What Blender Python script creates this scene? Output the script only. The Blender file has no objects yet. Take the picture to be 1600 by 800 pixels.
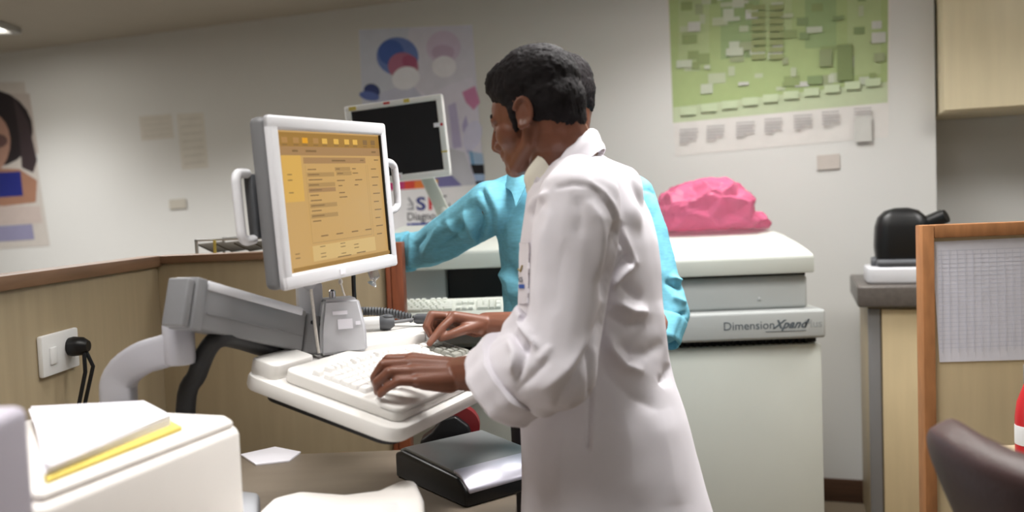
import bpy, bmesh, math, random
import numpy as np
from mathutils import Vector, Matrix, Euler, noise
random.seed(7)
V = Vector
SC = bpy.context.scene
COL = SC.collection

# ------------------------------------------------------------------ camera
F = 1331.0
CAM = V((0, 0, 1.30))
PITCH = math.radians(3.0)
ROLL = math.radians(2.2)
_fw = V((0, math.cos(PITCH), -math.sin(PITCH)))
_up = V((0, math.sin(PITCH), math.cos(PITCH)))
_rt = V((1, 0, 0))
CR = _rt * math.cos(ROLL) - _up * math.sin(ROLL)
CU = _rt * math.sin(ROLL) + _up * math.cos(ROLL)


def ray(px, py):
    return CR * ((px - 800) / F) + CU * ((400 - py) / F) + _fw


def P(px, py, d):
    """point at distance d (world Y) seen at a pixel of the photograph"""
    r = ray(px, py)
    return CAM + r * (d / r.y)


def hit(px, py, o, n):
    r = ray(px, py)
    return CAM + r * ((o - CAM).dot(n) / r.dot(n))


def proj_np(co):
    q = co - np.array(CAM)
    x = q @ np.array(CR); y = q @ np.array(CU); z = q @ np.array(_fw)
    return np.stack([800 + F * x / z, 400 - F * y / z], 1)


cd = bpy.data.cameras.new('camera')
cam = bpy.data.objects.new('camera', cd)
COL.objects.link(cam)
m = Matrix((CR, CU, -_fw)).transposed().to_4x4()
m.translation = CAM
cam.matrix_world = m
cd.sensor_width = 36
cd.lens = F / 1600 * 36
cd.clip_start = 0.05
cd.dof.use_dof = True
cd.dof.focus_distance = 1.9
cd.dof.aperture_fstop = (cd.lens / 1000) / 0.0145
SC.camera = cam

# --------------------------------------------------------------- materials


def lin(c):
    return tuple(((x / 255) / 12.92 if x / 255 <= 0.04045 else ((x / 255 + 0.055) / 1.055) ** 2.4) for x in c)


def mat(name, rgb, rough=0.5, metal=0.0, var=0.06, vscale=6.0, bump=0.0, bscale=200.0, trans=0.0, emis=None, estr=0.0,
        alpha=1.0, sss=0.0, coat=0.0, spec=0.5, stretch=(1, 1, 1), ior=1.45):
    m = bpy.data.materials.new(name)
    m.use_nodes = True
    nt = m.node_tree
    b = nt.nodes['Principled BSDF']
    tc = nt.nodes.new('ShaderNodeTexCoord')
    mp = nt.nodes.new('ShaderNodeMapping')
    mp.inputs['Scale'].default_value = stretch
    nt.links.new(tc.outputs['Object'], mp.inputs['Vector'])
    c = lin(rgb)
    nz = nt.nodes.new('ShaderNodeTexNoise')
    nz.inputs['Scale'].default_value = vscale
    nz.inputs['Detail'].default_value = 5
    nt.links.new(mp.outputs['Vector'], nz.inputs['Vector'])
    rp = nt.nodes.new('ShaderNodeValToRGB')
    rp.color_ramp.elements[0].position = 0.3
    rp.color_ramp.elements[1].position = 0.7
    rp.color_ramp.elements[0].color = (*[x * (1 - var) for x in c], 1)
    rp.color_ramp.elements[1].color = (*[min(1, x * (1 + var)) for x in c], 1)
    nt.links.new(nz.outputs['Fac'], rp.inputs['Fac'])
    nt.links.new(rp.outputs['Color'], b.inputs['Base Color'])
    b.inputs['Roughness'].default_value = rough
    b.inputs['Metallic'].default_value = metal
    b.inputs['Specular IOR Level'].default_value = spec
    b.inputs['IOR'].default_value = ior
    if trans:
        b.inputs['Transmission Weight'].default_value = trans
    if alpha < 1:
        b.inputs['Alpha'].default_value = alpha
    if coat:
        b.inputs['Coat Weight'].default_value = coat
    if sss:
        b.inputs['Subsurface Weight'].default_value = sss
        b.inputs['Subsurface Radius'].default_value = (0.01, 0.004, 0.002)
    if emis:
        b.inputs['Emission Color'].default_value = (*lin(emis), 1)
        b.inputs['Emission Strength'].default_value = estr
    if bump:
        n2 = nt.nodes.new('ShaderNodeTexNoise')
        n2.inputs['Scale'].default_value = bscale
        n2.inputs['Detail'].default_value = 3
        nt.links.new(mp.outputs['Vector'], n2.inputs['Vector'])
        bp = nt.nodes.new('ShaderNodeBump')
        bp.inputs['Strength'].default_value = bump
        bp.inputs['Distance'].default_value = 0.002
        nt.links.new(n2.outputs['Fac'], bp.inputs['Height'])
        nt.links.new(bp.outputs['Normal'], b.inputs['Normal'])
    return m


M = {}
M['wall'] = mat('painted_wall', (213, 213, 211), 0.65, var=0.02, vscale=1.5, bump=0.1, bscale=60)
M['ceil'] = mat('ceiling_paint', (172, 166, 154), 0.8, var=0.02)
M['floor'] = mat('floor_vinyl', (120, 108, 92), 0.35, var=0.15, vscale=3)
M['skirt'] = mat('skirting_wood', (74, 52, 38), 0.45, var=0.2, vscale=4, stretch=(1, 1, 12))
M['tan'] = mat('tan_laminate', (170, 154, 126), 0.42, var=0.06, vscale=5, stretch=(6, 6, 0.6), bump=0.04, bscale=40)
M['cab'] = mat('cream_laminate', (224, 212, 180), 0.4, var=0.05, vscale=4, stretch=(6, 6, 0.6))
M['tan2'] = mat('pale_tan_laminate', (204, 186, 150), 0.42, var=0.05, vscale=5, stretch=(6, 6, 0.6))
M['darkred'] = mat('dark_red_tape', (124, 34, 38), 0.4, var=0.08)
M['lilac'] = mat('lilac_grey_plastic', (180, 174, 186), 0.45, var=0.03)
M['brown'] = mat('brown_edge_wood', (138, 106, 82), 0.4, var=0.18, vscale=6, stretch=(0.6, 0.6, 8), bump=0.1, bscale=40)
M['redwood'] = mat('reddish_wood', (140, 78, 52), 0.45, var=0.25, vscale=14, stretch=(5, 5, 0.5), bump=0.15, bscale=60)
M['oak'] = mat('oak_frame', (160, 110, 70), 0.45, var=0.18, vscale=10, stretch=(4, 4, 1), bump=0.1, bscale=60)
M['mach'] = mat('machine_plastic', (194, 197, 190), 0.45, var=0.02, bump=0.05, bscale=300)
M['mach2'] = mat('machine_plastic_grey', (170, 173, 172), 0.45, var=0.02, bump=0.05, bscale=300)
M['black'] = mat('black_plastic', (18, 18, 20), 0.4, var=0.1)
M['rubber'] = mat('black_rubber', (26, 25, 26), 0.6, var=0.15)
M['dark'] = mat('dark_void', (22, 24, 23), 0.7, var=0.1)
M['ink'] = mat('grey_ink', (84, 92, 98), 0.6, var=0.05)
M['scrgrey'] = mat('grey_display_plastic', (176, 178, 184), 0.4, var=0.03, bump=0.03, bscale=300)
M['scrwhite'] = mat('bezel_plastic', (226, 226, 230), 0.38, var=0.02, bump=0.03, bscale=400)
M['armgrey'] = mat('arm_grey_paint', (120, 120, 122), 0.4, var=0.03, metal=0.0)
M['armlight'] = mat('arm_light_grey', (210, 211, 216), 0.4, var=0.03)
M['kbd'] = mat('keyboard_plastic', (226, 223, 219), 0.45, var=0.03, bump=0.05, bscale=400)
M['key'] = mat('key_plastic', (232, 230, 228), 0.5, var=0.03)
M['keygrey'] = mat('key_grey_plastic', (140, 140, 132), 0.5, var=0.05)
M['kbd2'] = mat('analyzer_keyboard_plastic', (216, 219, 210), 0.45, var=0.03)
M['key2'] = mat('analyzer_key_plastic', (226, 228, 220), 0.5, var=0.03)
M['printer'] = mat('printer_plastic', (238, 233, 228), 0.5, var=0.02, bump=0.04, bscale=300)
M['paper'] = mat('white_paper', (240, 238, 246), 0.8, var=0.02)
M['yellow'] = mat('yellow_card', (208, 188, 96), 0.7, var=0.06)
M['desk'] = mat('desk_laminate', (132, 120, 106), 0.4, var=0.08, vscale=4, stretch=(1, 5, 1))
M['devgrey'] = mat('device_grey', (128, 130, 130), 0.3, var=0.04)
M['silver'] = mat('silver_plastic', (190, 188, 200), 0.28, var=0.03, metal=0.3)
M['leather'] = mat('brown_leather', (62, 38, 36), 0.42, var=0.2, vscale=12, bump=0.35, bscale=180)
M['chrome'] = mat('chrome', (200, 200, 205), 0.2, metal=1.0, var=0.02)
M['darkgrey'] = mat('dark_grey_plastic', (88, 90, 94), 0.5, var=0.05)
M['red'] = mat('red_plastic', (196, 44, 48), 0.35, var=0.05)
M['white'] = mat('white_plastic', (235, 235, 235), 0.4, var=0.02)
M['rope'] = mat('white_cable', (218, 212, 204), 0.6, var=0.08, vscale=200)
M['counter'] = mat('dark_countertop', (92, 86, 82), 0.35, var=0.15, vscale=60)
M['clear'] = mat('clear_plastic', (225, 225, 225), 0.15, var=0.02, trans=0.75)
M['rackmetal'] = mat('rack_metal', (70, 64, 54), 0.45, metal=0.4, var=0.15)
M['lit'] = mat('lamp_diffuser', (245, 245, 245), 0.5, emis=(255, 250, 240), estr=6.0)
M['alu'] = mat('alu_frame', (200, 200, 198), 0.4, metal=0.6, var=0.02)
M['display'] = mat('black_display', (46, 46, 49), 0.22, var=0.05, spec=0.35)

# ------------------------------------------------------------ mesh builder


class G:
    def __init__(s):
        s.bm = bmesh.new()

    def _take(s, tmp, Mx=None, mi=0):
        if Mx is not None:
            tmp.transform(Mx)
            if Mx.determinant() < 0:
                bmesh.ops.reverse_faces(tmp, faces=list(tmp.faces))
        for f in tmp.faces:
            f.material_index = mi
        me = bpy.data.meshes.new('t')
        tmp.to_mesh(me)
        tmp.free()
        s.bm.from_mesh(me)
        bpy.data.meshes.remove(me)
        return s

    def box(s, c, size, R=None, bev=0.0, seg=2, mi=0):
        t = bmesh.new()
        bmesh.ops.create_cube(t, size=1.0)
        for v in t.verts:
            v.co = V((v.co.x * size[0], v.co.y * size[1], v.co.z * size[2]))
        if bev:
            bmesh.ops.bevel(t, geom=list(t.edges), offset=min(bev, min(size) * 0.49), segments=seg, affect='EDGES', profile=0.5)
        Mx = Matrix.Translation(c) @ (R.to_4x4() if R is not None else Matrix.Identity(4))
        return s._take(t, Mx, mi)

    def b2(s, lo, hi, bev=0.0, seg=2, mi=0, Mx=None):
        c = [(a + b) / 2 for a, b in zip(lo, hi)]
        t = G().box(c, [abs(b - a) for a, b in zip(lo, hi)], None, bev, seg)
        return s._take(t.bm, Mx, mi)

    def prism(s, poly, h0, h1, Mx=None, bev=0.0, mi=0, seg=2):
        """poly in local xy, extruded along local z"""
        t = bmesh.new()
        a = [t.verts.new((x, y, h0)) for x, y in poly]
        b = [t.verts.new((x, y, h1)) for x, y in poly]
        n = len(poly)
        t.faces.new(a[::-1]); t.faces.new(b)
        for i in range(n):
            t.faces.new((a[i], a[(i + 1) % n], b[(i + 1) % n], b[i]))
        bmesh.ops.recalc_face_normals(t, faces=list(t.faces))
        if bev:
            es = [e for e in t.edges if len(e.link_faces) == 2 and e.calc_face_angle(0) > 0.5]
            bmesh.ops.bevel(t, geom=es, offset=bev, segments=seg, affect='EDGES', profile=0.5)
        return s._take(t, Mx, mi)

    def loft(s, rings, caps=True, mi=0, closed=True, Mx=None):
        t = bmesh.new()
        vs = [[t.verts.new(p) for p in r] for r in rings]
        n = len(rings[0])
        for a, b in zip(vs, vs[1:]):
            for i in range(n if closed else n - 1):
                j = (i + 1) % n
                t.faces.new((a[i], a[j], b[j], b[i]))
        if caps:
            t.faces.new(vs[0][::-1]); t.faces.new(vs[-1])
        bmesh.ops.recalc_face_normals(t, faces=list(t.faces))
        return s._take(t, Mx, mi)

    def tube(s, pts, r, n=10, mi=0, caps=True, Mx=None):
        pts = [V(p) for p in pts]
        rr = r if isinstance(r, (list, tuple)) else [r] * len(pts)
        rings = []
        prev = None
        for i, p in enumerate(pts):
            d = (pts[min(i + 1, len(pts) - 1)] - pts[max(i - 1, 0)]).normalized()
            if prev is None:
                a = d.orthogonal().normalized()
            else:
                a = (prev - d * prev.dot(d)).normalized()
            prev = a
            b = d.cross(a)
            rings.append([p + (a * math.cos(2 * math.pi * k / n) + b * math.sin(2 * math.pi * k / n)) * rr[i] for k in range(n)])
        return s.loft(rings, caps, mi, True, Mx)

    def lathe(s, prof, n=24, Mx=None, mi=0):
        rings = [[V((r * math.cos(2 * math.pi * k / n), r * math.sin(2 * math.pi * k / n), z)) for k in range(n)] for r, z in prof]
        return s.loft(rings, True, mi, True, Mx)

    def ell(s, c, r, R=None, mi=0, sub=3):
        t = bmesh.new()
        bmesh.ops.create_icosphere(t, subdivisions=sub, radius=1.0)
        for v in t.verts:
            v.co = V((v.co.x * r[0], v.co.y * r[1], v.co.z * r[2]))
        Mx = Matrix.Translation(c) @ (R.to_4x4() if R is not None else Matrix.Identity(4))
        return s._take(t, Mx, mi)

    def cap(s, p0, p1, r0, r1, n=14, mi=0):
        """tapered capsule"""
        p0, p1 = V(p0), V(p1)
        d = p1 - p0
        L = d.length
        if L < 1e-5:
            return s.ell(p0, (r0,) * 3, None, mi, 2)
        d /= L
        a = d.orthogonal().normalized(); b = d.cross(a)
        rings = []
        for k in range(1, 6):
            t = math.pi / 2 * k / 5
            rings.append((p0 - d * r0 * math.cos(t), r0 * math.sin(t)))
        for k in range(0, 5):
            t = math.pi / 2 * k / 5
            rings.append((p1 + d * r1 * math.sin(t), r1 * math.cos(t)))
        rr = [[c + (a * math.cos(2 * math.pi * k / n) + b * math.sin(2 * math.pi * k / n)) * r for k in range(n)] for c, r in rings]
        return s.loft(rr, True, mi)

    def chain(s, pts, rs, mi=0):
        for i in range(len(pts) - 1):
            s.cap(pts[i], pts[i + 1], rs[i], rs[i + 1], mi=mi)
        return s

    def face(s, pts, mi=0):
        vs = [s.bm.verts.new(p) for p in pts]
        f = s.bm.faces.new(vs)
        f.material_index = mi
        return s

    def mesh(s, me, Mx, mi=0):
        t = bmesh.new(); t.from_mesh(me)
        return s._take(t, Mx, mi)


def obj(name, g, mats, parent=None, smooth=True, angle=40, mx=None):
    me = bpy.data.meshes.new(name)
    bm = g.bm if isinstance(g, G) else g
    bm.to_mesh(me); bm.free()
    return link(name, me, mats, parent, smooth, angle, mx)


def link(name, me, mats, parent=None, smooth=True, angle=40, mx=None):
    me.name = name
    if not isinstance(mats, (list, tuple)):
        mats = [mats]
    for x in mats:
        me.materials.append(x)
    if smooth:
        me.polygons.foreach_set('use_smooth', [True] * len(me.polygons))
        me.set_sharp_from_angle(angle=math.radians(angle))
    o = bpy.data.objects.new(name, me)
    COL.objects.link(o)
    if parent is not None:
        o.parent = parent
    if mx is not None:
        o.matrix_local = mx
    return o


def tag(o, label=None, cat=None, group=None, kind=None):
    if label: o['label'] = label
    if cat: o['category'] = cat
    if group: o['group'] = group
    if kind: o['kind'] = kind
    return o


def thing(name, label, cat, loc=(0, 0, 0), mx=None, group=None):
    o = bpy.data.objects.new(name, None)
    o.empty_display_size = 0.05
    COL.objects.link(o)
    if mx is not None:
        o.matrix_world = mx
    else:
        o.location = loc
    return tag(o, label, cat, group)


def frame(o, x, y, z):
    mx = Matrix((V(x).normalized(), V(y).normalized(), V(z).normalized())).transposed().to_4x4()
    mx.translation = V(o)
    return mx


def rotz(deg):
    return Matrix.Rotation(math.radians(deg), 3, 'Z')


_txt = {}


def text_mesh(body, size, extrude=0.0003, bold=0.0, shear=0.0, space=1.0):
    k = (body, size, extrude, bold, shear, space)
    if k in _txt:
        return _txt[k]
    cu = bpy.data.curves.new('txt', 'FONT')
    cu.body = body; cu.size = size; cu.extrude = extrude; cu.offset = bold; cu.shear = shear; cu.space_character = space
    cu.resolution_u = 3
    o = bpy.data.objects.new('txt', cu)
    COL.objects.link(o)
    dg = bpy.context.evaluated_depsgraph_get()
    me = bpy.data.meshes.new_from_object(o.evaluated_get(dg))
    bpy.data.objects.remove(o)
    bpy.data.curves.remove(cu)
    _txt[k] = me
    return me


# ------------------------------------------------------------------ setting
WD = V((0.946, -0.325, 0)).normalized()       # along the back wall, to the right
WN = V((-WD.y * -1, -WD.x, 0))                # towards the room
WN = V((WD.y, -WD.x, 0))
W0 = V((1.1, 3.7, 0))
WB = -WN                                      # away from the room


def wallp(px, py, off=0.0):
    return hit(px, py, W0 + WN * off, WN)


H = 2.35


def wallbox(name, a, b, th, z0=0, z1=H):
    """a->b footprint, thickness th to the left of a->b seen from above"""
    a, b = V(a), V(b)
    d = (b - a).normalized()
    n = V((-d.y, d.x, 0)) * th
    g = G()
    mx = Matrix.Identity(4)
    g.prism([(a.x, a.y), (b.x, b.y), (b.x + n.x, b.y + n.y), (a.x + n.x, a.y + n.y)], z0, z1)
    o = obj(name, g, M['wall'], smooth=False)
    tag(o, kind='structure')
    return o


cB = W0 + WD * ((1.74 - 1.1) / WD.x)
cA = W0 + WD * ((-4.0 - 1.1) / WD.x)
wallbox('wall_back', cA, cB, 0.32)
cB2 = cB + WB * 0.3 + WD * 0.0
cC = cB2 + WD * 1.7
wallbox('wall_back_right', cB2 + WD * 0.002, cC, 0.1)
wallbox('wall_right', cC, V((cC.x, -2.2, 0)), 0.1)
wallbox('wall_front', V((cC.x, -2.2, 0)), V((-4.0, -2.2, 0)), 0.1)
wallbox('wall_left', V((-4.0, -2.2, 0)), cA, 0.1)
g = G(); g.b2((-4.2, -2.4, -0.1), (3.8, 6.2, 0)); tag(obj('floor', g, M['floor'], smooth=False), kind='structure')
g = G(); g.b2((-4.2, -2.4, H), (3.8, 6.2, H + 0.1)); tag(obj('ceiling', g, M['ceil'], smooth=False), kind='structure')
g = G()
mxw = frame(cA, WD, WB, (0, 0, 1))
g.b2((0.01, -0.014, 0.0), ((cB - cA).length, 0.0, 0.1), 0.004, Mx=mxw)
tag(obj('baseboard_back', g, M['skirt']), kind='structure')

# ceiling lights


def ceiling_light(x, y, power, label, spread=130, size=0.56):
    t = thing('ceiling_light', label, 'light', (x, y, H - 0.03), group='square ceiling lights')
    g = G()
    s = size / 2 + 0.03
    for sx, sy, w, h in ((0, s, 2 * s, .03), (0, -s, 2 * s, .03), (s, 0, .03, 2 * s), (-s, 0, .03, 2 * s)):
        g.box((sx, sy, 0.012), (w + .03 if w > .1 else w, h, 0.03), None, 0.004)
    obj('frame', g, M['alu'], t)
    g = G(); g.box((0, 0, 0.014), (size, size, 0.012), None, 0.003)
    obj('diffuser', g, M['lit'], t)
    ld = bpy.data.lights.new('ceiling_lamp', 'AREA')
    ld.shape = 'SQUARE'; ld.size = size; ld.energy = power; ld.spread = math.radians(spread)
    ld.color = (1.0, 0.988, 0.975)
    lo = bpy.data.objects.new('ceiling_lamp', ld)
    COL.objects.link(lo); lo.parent = t; lo.location = (0, 0, -0.004)
    return t


ceiling_light(-0.55, 0.95, 8, 'square ceiling light over the cubicle desk, above the camera side of the picture', 88)
ceiling_light(0.45, 1.85, 19, 'square ceiling light above the man in the white coat', 105)
ceiling_light(-1.6, 3.15, 42, 'square ceiling light behind the left partition', 130)
ceiling_light(0.75, 2.95, 14, 'added unseen ceiling light above the analyzer, brightening the back wall', 135)  # unseen panel added to brighten the right part of the back wall
ceiling_light(1.3, 0.4, 6, 'square ceiling light above the brown chair', 110)
ceiling_light(1.95, 2.25, 15, 'added unseen ceiling light above the oak framed screen, brightening the right side', 130)  # added out of view to lift the right rear wall and wall cabinet
ceiling_light(-2.83, 4.17, 18, 'square ceiling light at the top left corner of the picture', 120)
w = bpy.data.worlds.new('world'); SC.world = w; w.use_nodes = True
w.node_tree.nodes['Background'].inputs['Color'].default_value = (0.8, 0.85, 0.9, 1)
w.node_tree.nodes['Background'].inputs['Strength'].default_value = 0.15

# ------------------------------------------------------- flat printed art


class Art:
    """printed sheet on a plane; shapes are given where the photograph shows them and land on the plane"""

    def __init__(s, o, n, right):
        s.o, s.n, s.right = V(o), V(n).normalized(), V(right).normalized()
        s.up = s.n.cross(s.right)
        if s.up.z < 0: s.up = -s.up
        s.g = G(); s.mats = []; s.layer = 0

    def mi(s, rgb, rough=0.6):
        key = tuple(rgb)
        for i, (k, _) in enumerate(s.mats):
            if k == key: return i
        s.mats.append((key, mat('print_%d_%d_%d' % key, rgb, rough, var=0.03, vscale=20)))
        return len(s.mats) - 1

    def pt(s, px, py, off):
        return hit(px, py, s.o + s.n * off, s.n)

    def sheet(s, corners, rgb, th=0.0015):
        i = s.mi(rgb)
        a = [s.pt(x, y, 0.0004) for x, y in corners]
        b = [s.pt(x, y, th) for x, y in corners]
        g = G(); g.loft([a, b], True, i); s.g.mesh(_tm(g), None, i)
        s.base = th
        return s

    def poly(s, pts, rgb):
        s.layer += 1
        off = s.base + 0.00012 * s.layer
        a = [s.pt(x, y, off) for x, y in pts]
        # orient towards the room
        nn = (a[1] - a[0]).cross(a[2] - a[0])
        s.g.face(a if nn.dot(s.n) > 0 else a[::-1], s.mi(rgb))
        return s

    def rect(s, x0, y0, x1, y1, rgb, sl=-0.06):
        return s.poly([(x0, y0), (x1, y0 + sl * (x1 - x0)), (x1, y1 + sl * (x1 - x0)), (x0, y1)], rgb)

    def oval(s, cx, cy, rx, ry, rgb, a=0.0, n=22):
        ca, sa = math.cos(a), math.sin(a)
        return s.poly([(cx + rx * math.cos(t) * ca - ry * math.sin(t) * sa, cy + rx * math.cos(t) * sa + ry * math.sin(t) * ca)
                       for t in [2 * math.pi * k / n for k in range(n)]], rgb)

    def text(s, body, px, py, hpx, rgb, bold=0.0, shear=0.0, space=1.0, wide=1.0):
        s.layer += 1
        o = s.pt(px, py, s.base + 0.00012 * s.layer)
        size = (s.pt(px, py - hpx, 0) - s.pt(px, py, 0)).length / 0.7
        me = text_mesh(body, size, 0.0, bold * size, shear, space)
        mx = Matrix((s.right, s.up, s.right.cross(s.up))).transposed().to_4x4()
        mx.translation = o
        s.g.mesh(me, mx @ Matrix.Diagonal((wide, 1, 1, 1)), s.mi(rgb))
        return s

    def done(s, name, label, cat, parent=None):
        o = obj(name, s.g, [m for _, m in s.mats], parent, smooth=False)
        if label: tag(o, label, cat)
        return o


def _tm(g):
    me = bpy.data.meshes.new('t'); g.bm.to_mesh(me); g.bm.free(); return me


# green pathway chart on the back wall
a = Art(W0, WN, WD)
a.sheet([(1041, -22), (1394, -40), (1388, 214), (1055, 244)], (216, 213, 210))
a.poly([(1044, -20), (1388, -37), (1387, 128), (1052, 192)], (164, 182, 126))
a.poly([(1052, 168), (1387, 128), (1387, 160), (1053, 192)], (186, 198, 164))
rnd = random.Random(3)
for i in range(5):
    x = 1060 + i * 66
    a.rect(x, -16, x + 44 + rnd.random() * 18, 60 + rnd.random() * 70, rnd.choice([(152, 172, 112), (170, 186, 136), (146, 168, 118)]))
for i in range(70):
    x = 1056 + rnd.random() * 310; y = -14 + rnd.random() * 150
    wd = 8 + rnd.random() * 20; hh = 5 + rnd.random() * 12
    a.rect(x, y, min(x + wd, 1384), y + hh, rnd.choice([(188, 196, 176), (196, 198, 192), (140, 156, 104), (152, 162, 126), (180, 190, 160), (130, 150, 104)]))
for i in range(2):
    for k in range(8):
        a.rect(1174 + 28 * i, 8 + k * 11, 1196 + 28 * i, 16 + k * 11, (146, 156, 106))
a.rect(1308, 70, 1332, 126, (124, 140, 92)); a.rect(1280, 78, 1300, 104, (138, 150, 110))
for i in range(10):
    y = 168 - 5 * i; a.rect(1064 + 32 * i, y, 1088 + 32 * i, y + 12, (192, 206, 172))
for i, x in enumerate((1062, 1104, 1150, 1194, 1240, 1284, 1334)):
    y = 202 - i * 5.5
    for k in range(5):
        a.rect(x, y + k * 4.6, x + 30 - (k == 4) * 12 - rnd.random() * 4, y + k * 4.6 + 2.4, (176, 172, 172))
a.rect(1335, 182, 1362, 222, (196, 196, 192))
a.done('wall_chart', 'large green pathway chart with white bottom margin on the back wall', 'poster')

# medical banner
a = Art(W0, WN, WD)
a.sheet([(560, 46), (738, 38), (760, 400), (578, 404)], (224, 224, 230))
a.poly([(561, 47), (738, 39), (757, 288), (573, 300)], (216, 216, 232))
a.poly([(561, 47), (640, 43), (600, 200), (568, 210)], (206, 212, 228))
a.poly([(640, 132), (668, 150), (702, 132), (738, 120), (748, 180), (757, 288), (640, 296)], (222, 220, 238))
a.poly([(585, 150), (640, 128), (668, 160), (675, 298), (576, 300)], (200, 204, 226))
a.oval(621, 88, 33, 30, (108, 132, 196), 0.1)                    # blue surgical cap
a.oval(611, 82, 20, 20, (74, 104, 180), 0.3)
a.oval(630, 104, 24, 22, (176, 112, 140), 0.3)                   # face
a.oval(640, 96, 12, 10, (170, 92, 124), 0.2)
a.oval(634, 122, 22, 18, (232, 234, 244), -0.3)                  # mask
a.oval(581, 142, 13, 11, (52, 66, 122), 0.4)                     # dark eyepiece
a.oval(577, 150, 16, 7, (92, 112, 180), 0.2)
a.oval(693, 74, 27, 26, (210, 198, 222), 0.0)                    # second cap
a.oval(692, 82, 18, 12, (196, 176, 204), 0.0)
a.oval(694, 104, 19, 17, (234, 234, 244), 0.0)
a.poly([(722, 144), (742, 134), (750, 160), (740, 172), (728, 160)], (206, 138, 180))   # pink glove
a.poly([(700, 165), (712, 160), (722, 230), (708, 232)], (188, 182, 218))
a.poly([(722, 196), (728, 180), (740, 232), (730, 240)], (180, 174, 216))
a.oval(738, 212, 14, 24, (214, 214, 240), 0.3)
a.poly([(690, 228), (726, 238), (744, 289), (682, 292)], (200, 202, 214))
a.poly([(731, 236), (754, 240), (756, 258), (736, 258)], (164, 190, 220))
a.poly([(735, 236), (737, 236), (741, 258), (738, 258)], (70, 140, 190))
a.poly([(735, 257), (756, 257), (757, 272), (740, 272)], (28, 26, 34))
a.poly([(740, 272), (757, 272), (757, 283), (743, 283)], (160, 184, 220))
a.poly([(743, 283), (757, 283), (757, 288), (744, 288)], (30, 28, 38))
a.poly([(673, 276), (700, 268), (722, 290), (684, 293)], (124, 122, 176))
a.poly([(600, 284), (636, 283), (636, 299), (600, 300)], (196, 60, 120))
a.poly([(632, 283), (648, 282), (648, 298), (632, 299)], (224, 76, 60))
a.poly([(648, 282), (664, 281), (664, 297), (648, 298)], (236, 130, 60))
a.poly([(664, 281), (684, 280), (684, 295), (664, 297)], (240, 180, 70))
a.poly([(573, 300), (757, 288), (760, 400), (578, 404)], (236, 236, 240))
# microscope emblem
a.poly([(636.5, 325.5), (647, 325), (647, 327.5), (636.5, 328)], (120, 124, 134)); a.poly([(637, 309.5), (639.2, 308.2), (644.5, 317), (642, 318.5)], (120, 124, 134))
a.poly([(637, 319.5), (645, 319), (645, 320.5), (637, 321)], (120, 124, 134)); a.poly([(644.5, 316), (646.2, 317), (645.6, 325), (643.6, 325)], (120, 124, 134))
a.text('S', 650.5, 328, 19.5, (34, 46, 128), 0.03, wide=1.3); a.text('R', 668.5, 327.3, 19.5, (206, 52, 60), 0.03, wide=1.25); a.text('L', 688, 326.6, 19.5, (40, 54, 132), 0.03, wide=1.25)
a.text('Diagnostics', 636, 344.5, 12.0, (36, 38, 50), 0.012)
a.poly([(636, 349), (716, 346), (716, 354.5), (636, 357.5)], (40, 60, 150))
a.text('Trusted', 639, 356, 5.5, (225, 228, 240), 0.0, 0, 1.25)
a.poly([(692, 306), (698, 305), (698, 307), (692, 308)], (60, 60, 66)); a.poly([(701, 318), (703, 317), (703, 322), (701, 322)], (60, 60, 66))
a.done('medical_banner', 'tall medical poster with masked staff and laboratory logo behind the black screen', 'poster')

# portrait poster at the far left
a = Art(W0, WN, WD)
a.sheet([(-150, 130), (38, 128), (78, 384), (-140, 398)], (196, 190, 184))
a.poly([(-150, 148), (46, 146), (60, 240), (-146, 250)], (184, 174, 168))
a.oval(-14, 200, 66, 60, (34, 26, 30), 0.35)
a.poly([(20, 150), (44, 190), (58, 250), (52, 270), (34, 262), (30, 210)], (58, 46, 50))
a.oval(-24, 226, 40, 52, (170, 132, 116), 0.15)
a.oval(-4, 220, 16, 11, (100, 74, 72))
a.poly([(-60, 262), (30, 264), (58, 282), (56, 316), (-60, 330)], (160, 118, 96))
a.poly([(-60, 272), (32, 268), (36, 306), (-60, 312)], (28, 38, 120))
a.poly([(-60, 322), (62, 322), (66, 348), (-60, 354)], (190, 176, 170))
a.poly([(-100, 360), (50, 350), (54, 374), (-96, 384)], (140, 138, 168))
a.done('portrait_poster', 'poster of a dark haired woman holding blue card at the left edge of the picture', 'poster')

# pale notices and plates on the wall
def notice(c, rgb, name, label, cat, lines=0, th=0.0015):
    a = Art(W0, WN, WD); a.sheet(c, rgb, th)
    (x0, y0), (x1, y1), (x2, y2), (x3, y3) = c
    for k in range(lines):
        t0 = (k + 0.6) / (lines + 0.6); t1 = t0 + 0.25 / lines
        a.poly([(x0 + (x3 - x0) * t0 + 5, y0 + (y3 - y0) * t0), (x1 + (x2 - x1) * t0 - 5, y1 + (y2 - y1) * t0),
                (x1 + (x2 - x1) * t1 - 5, y1 + (y2 - y1) * t1), (x0 + (x3 - x0) * t1 + 5, y0 + (y3 - y0) * t1)], (196, 192, 183))
    a.done(name, label, cat)
notice([(217, 182), (268, 178), (272, 216), (221, 220)], (204, 199, 190), 'notice_sheet', 'faint wider paper notice taped on the back wall left of the screens', 'notice', 4)
notice([(276, 178), (318, 176), (326, 262), (284, 266)], (207, 203, 194), 'notice_sheet', 'faint tall paper notice taped on the back wall', 'notice', 7)
notice([(264, 312), (290, 310), (291, 325), (265, 327)], (190, 185, 174), 'switch_plate', 'small beige switch plate low on the back wall above the partition', 'switch', 0, 0.008)
notice([(1276, 243), (1312, 240), (1312, 263), (1277, 266)], (196, 188, 182), 'switch_plate', 'small beige switch plate under the green chart, right of the pink bag', 'switch', 0, 0.008)
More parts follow.
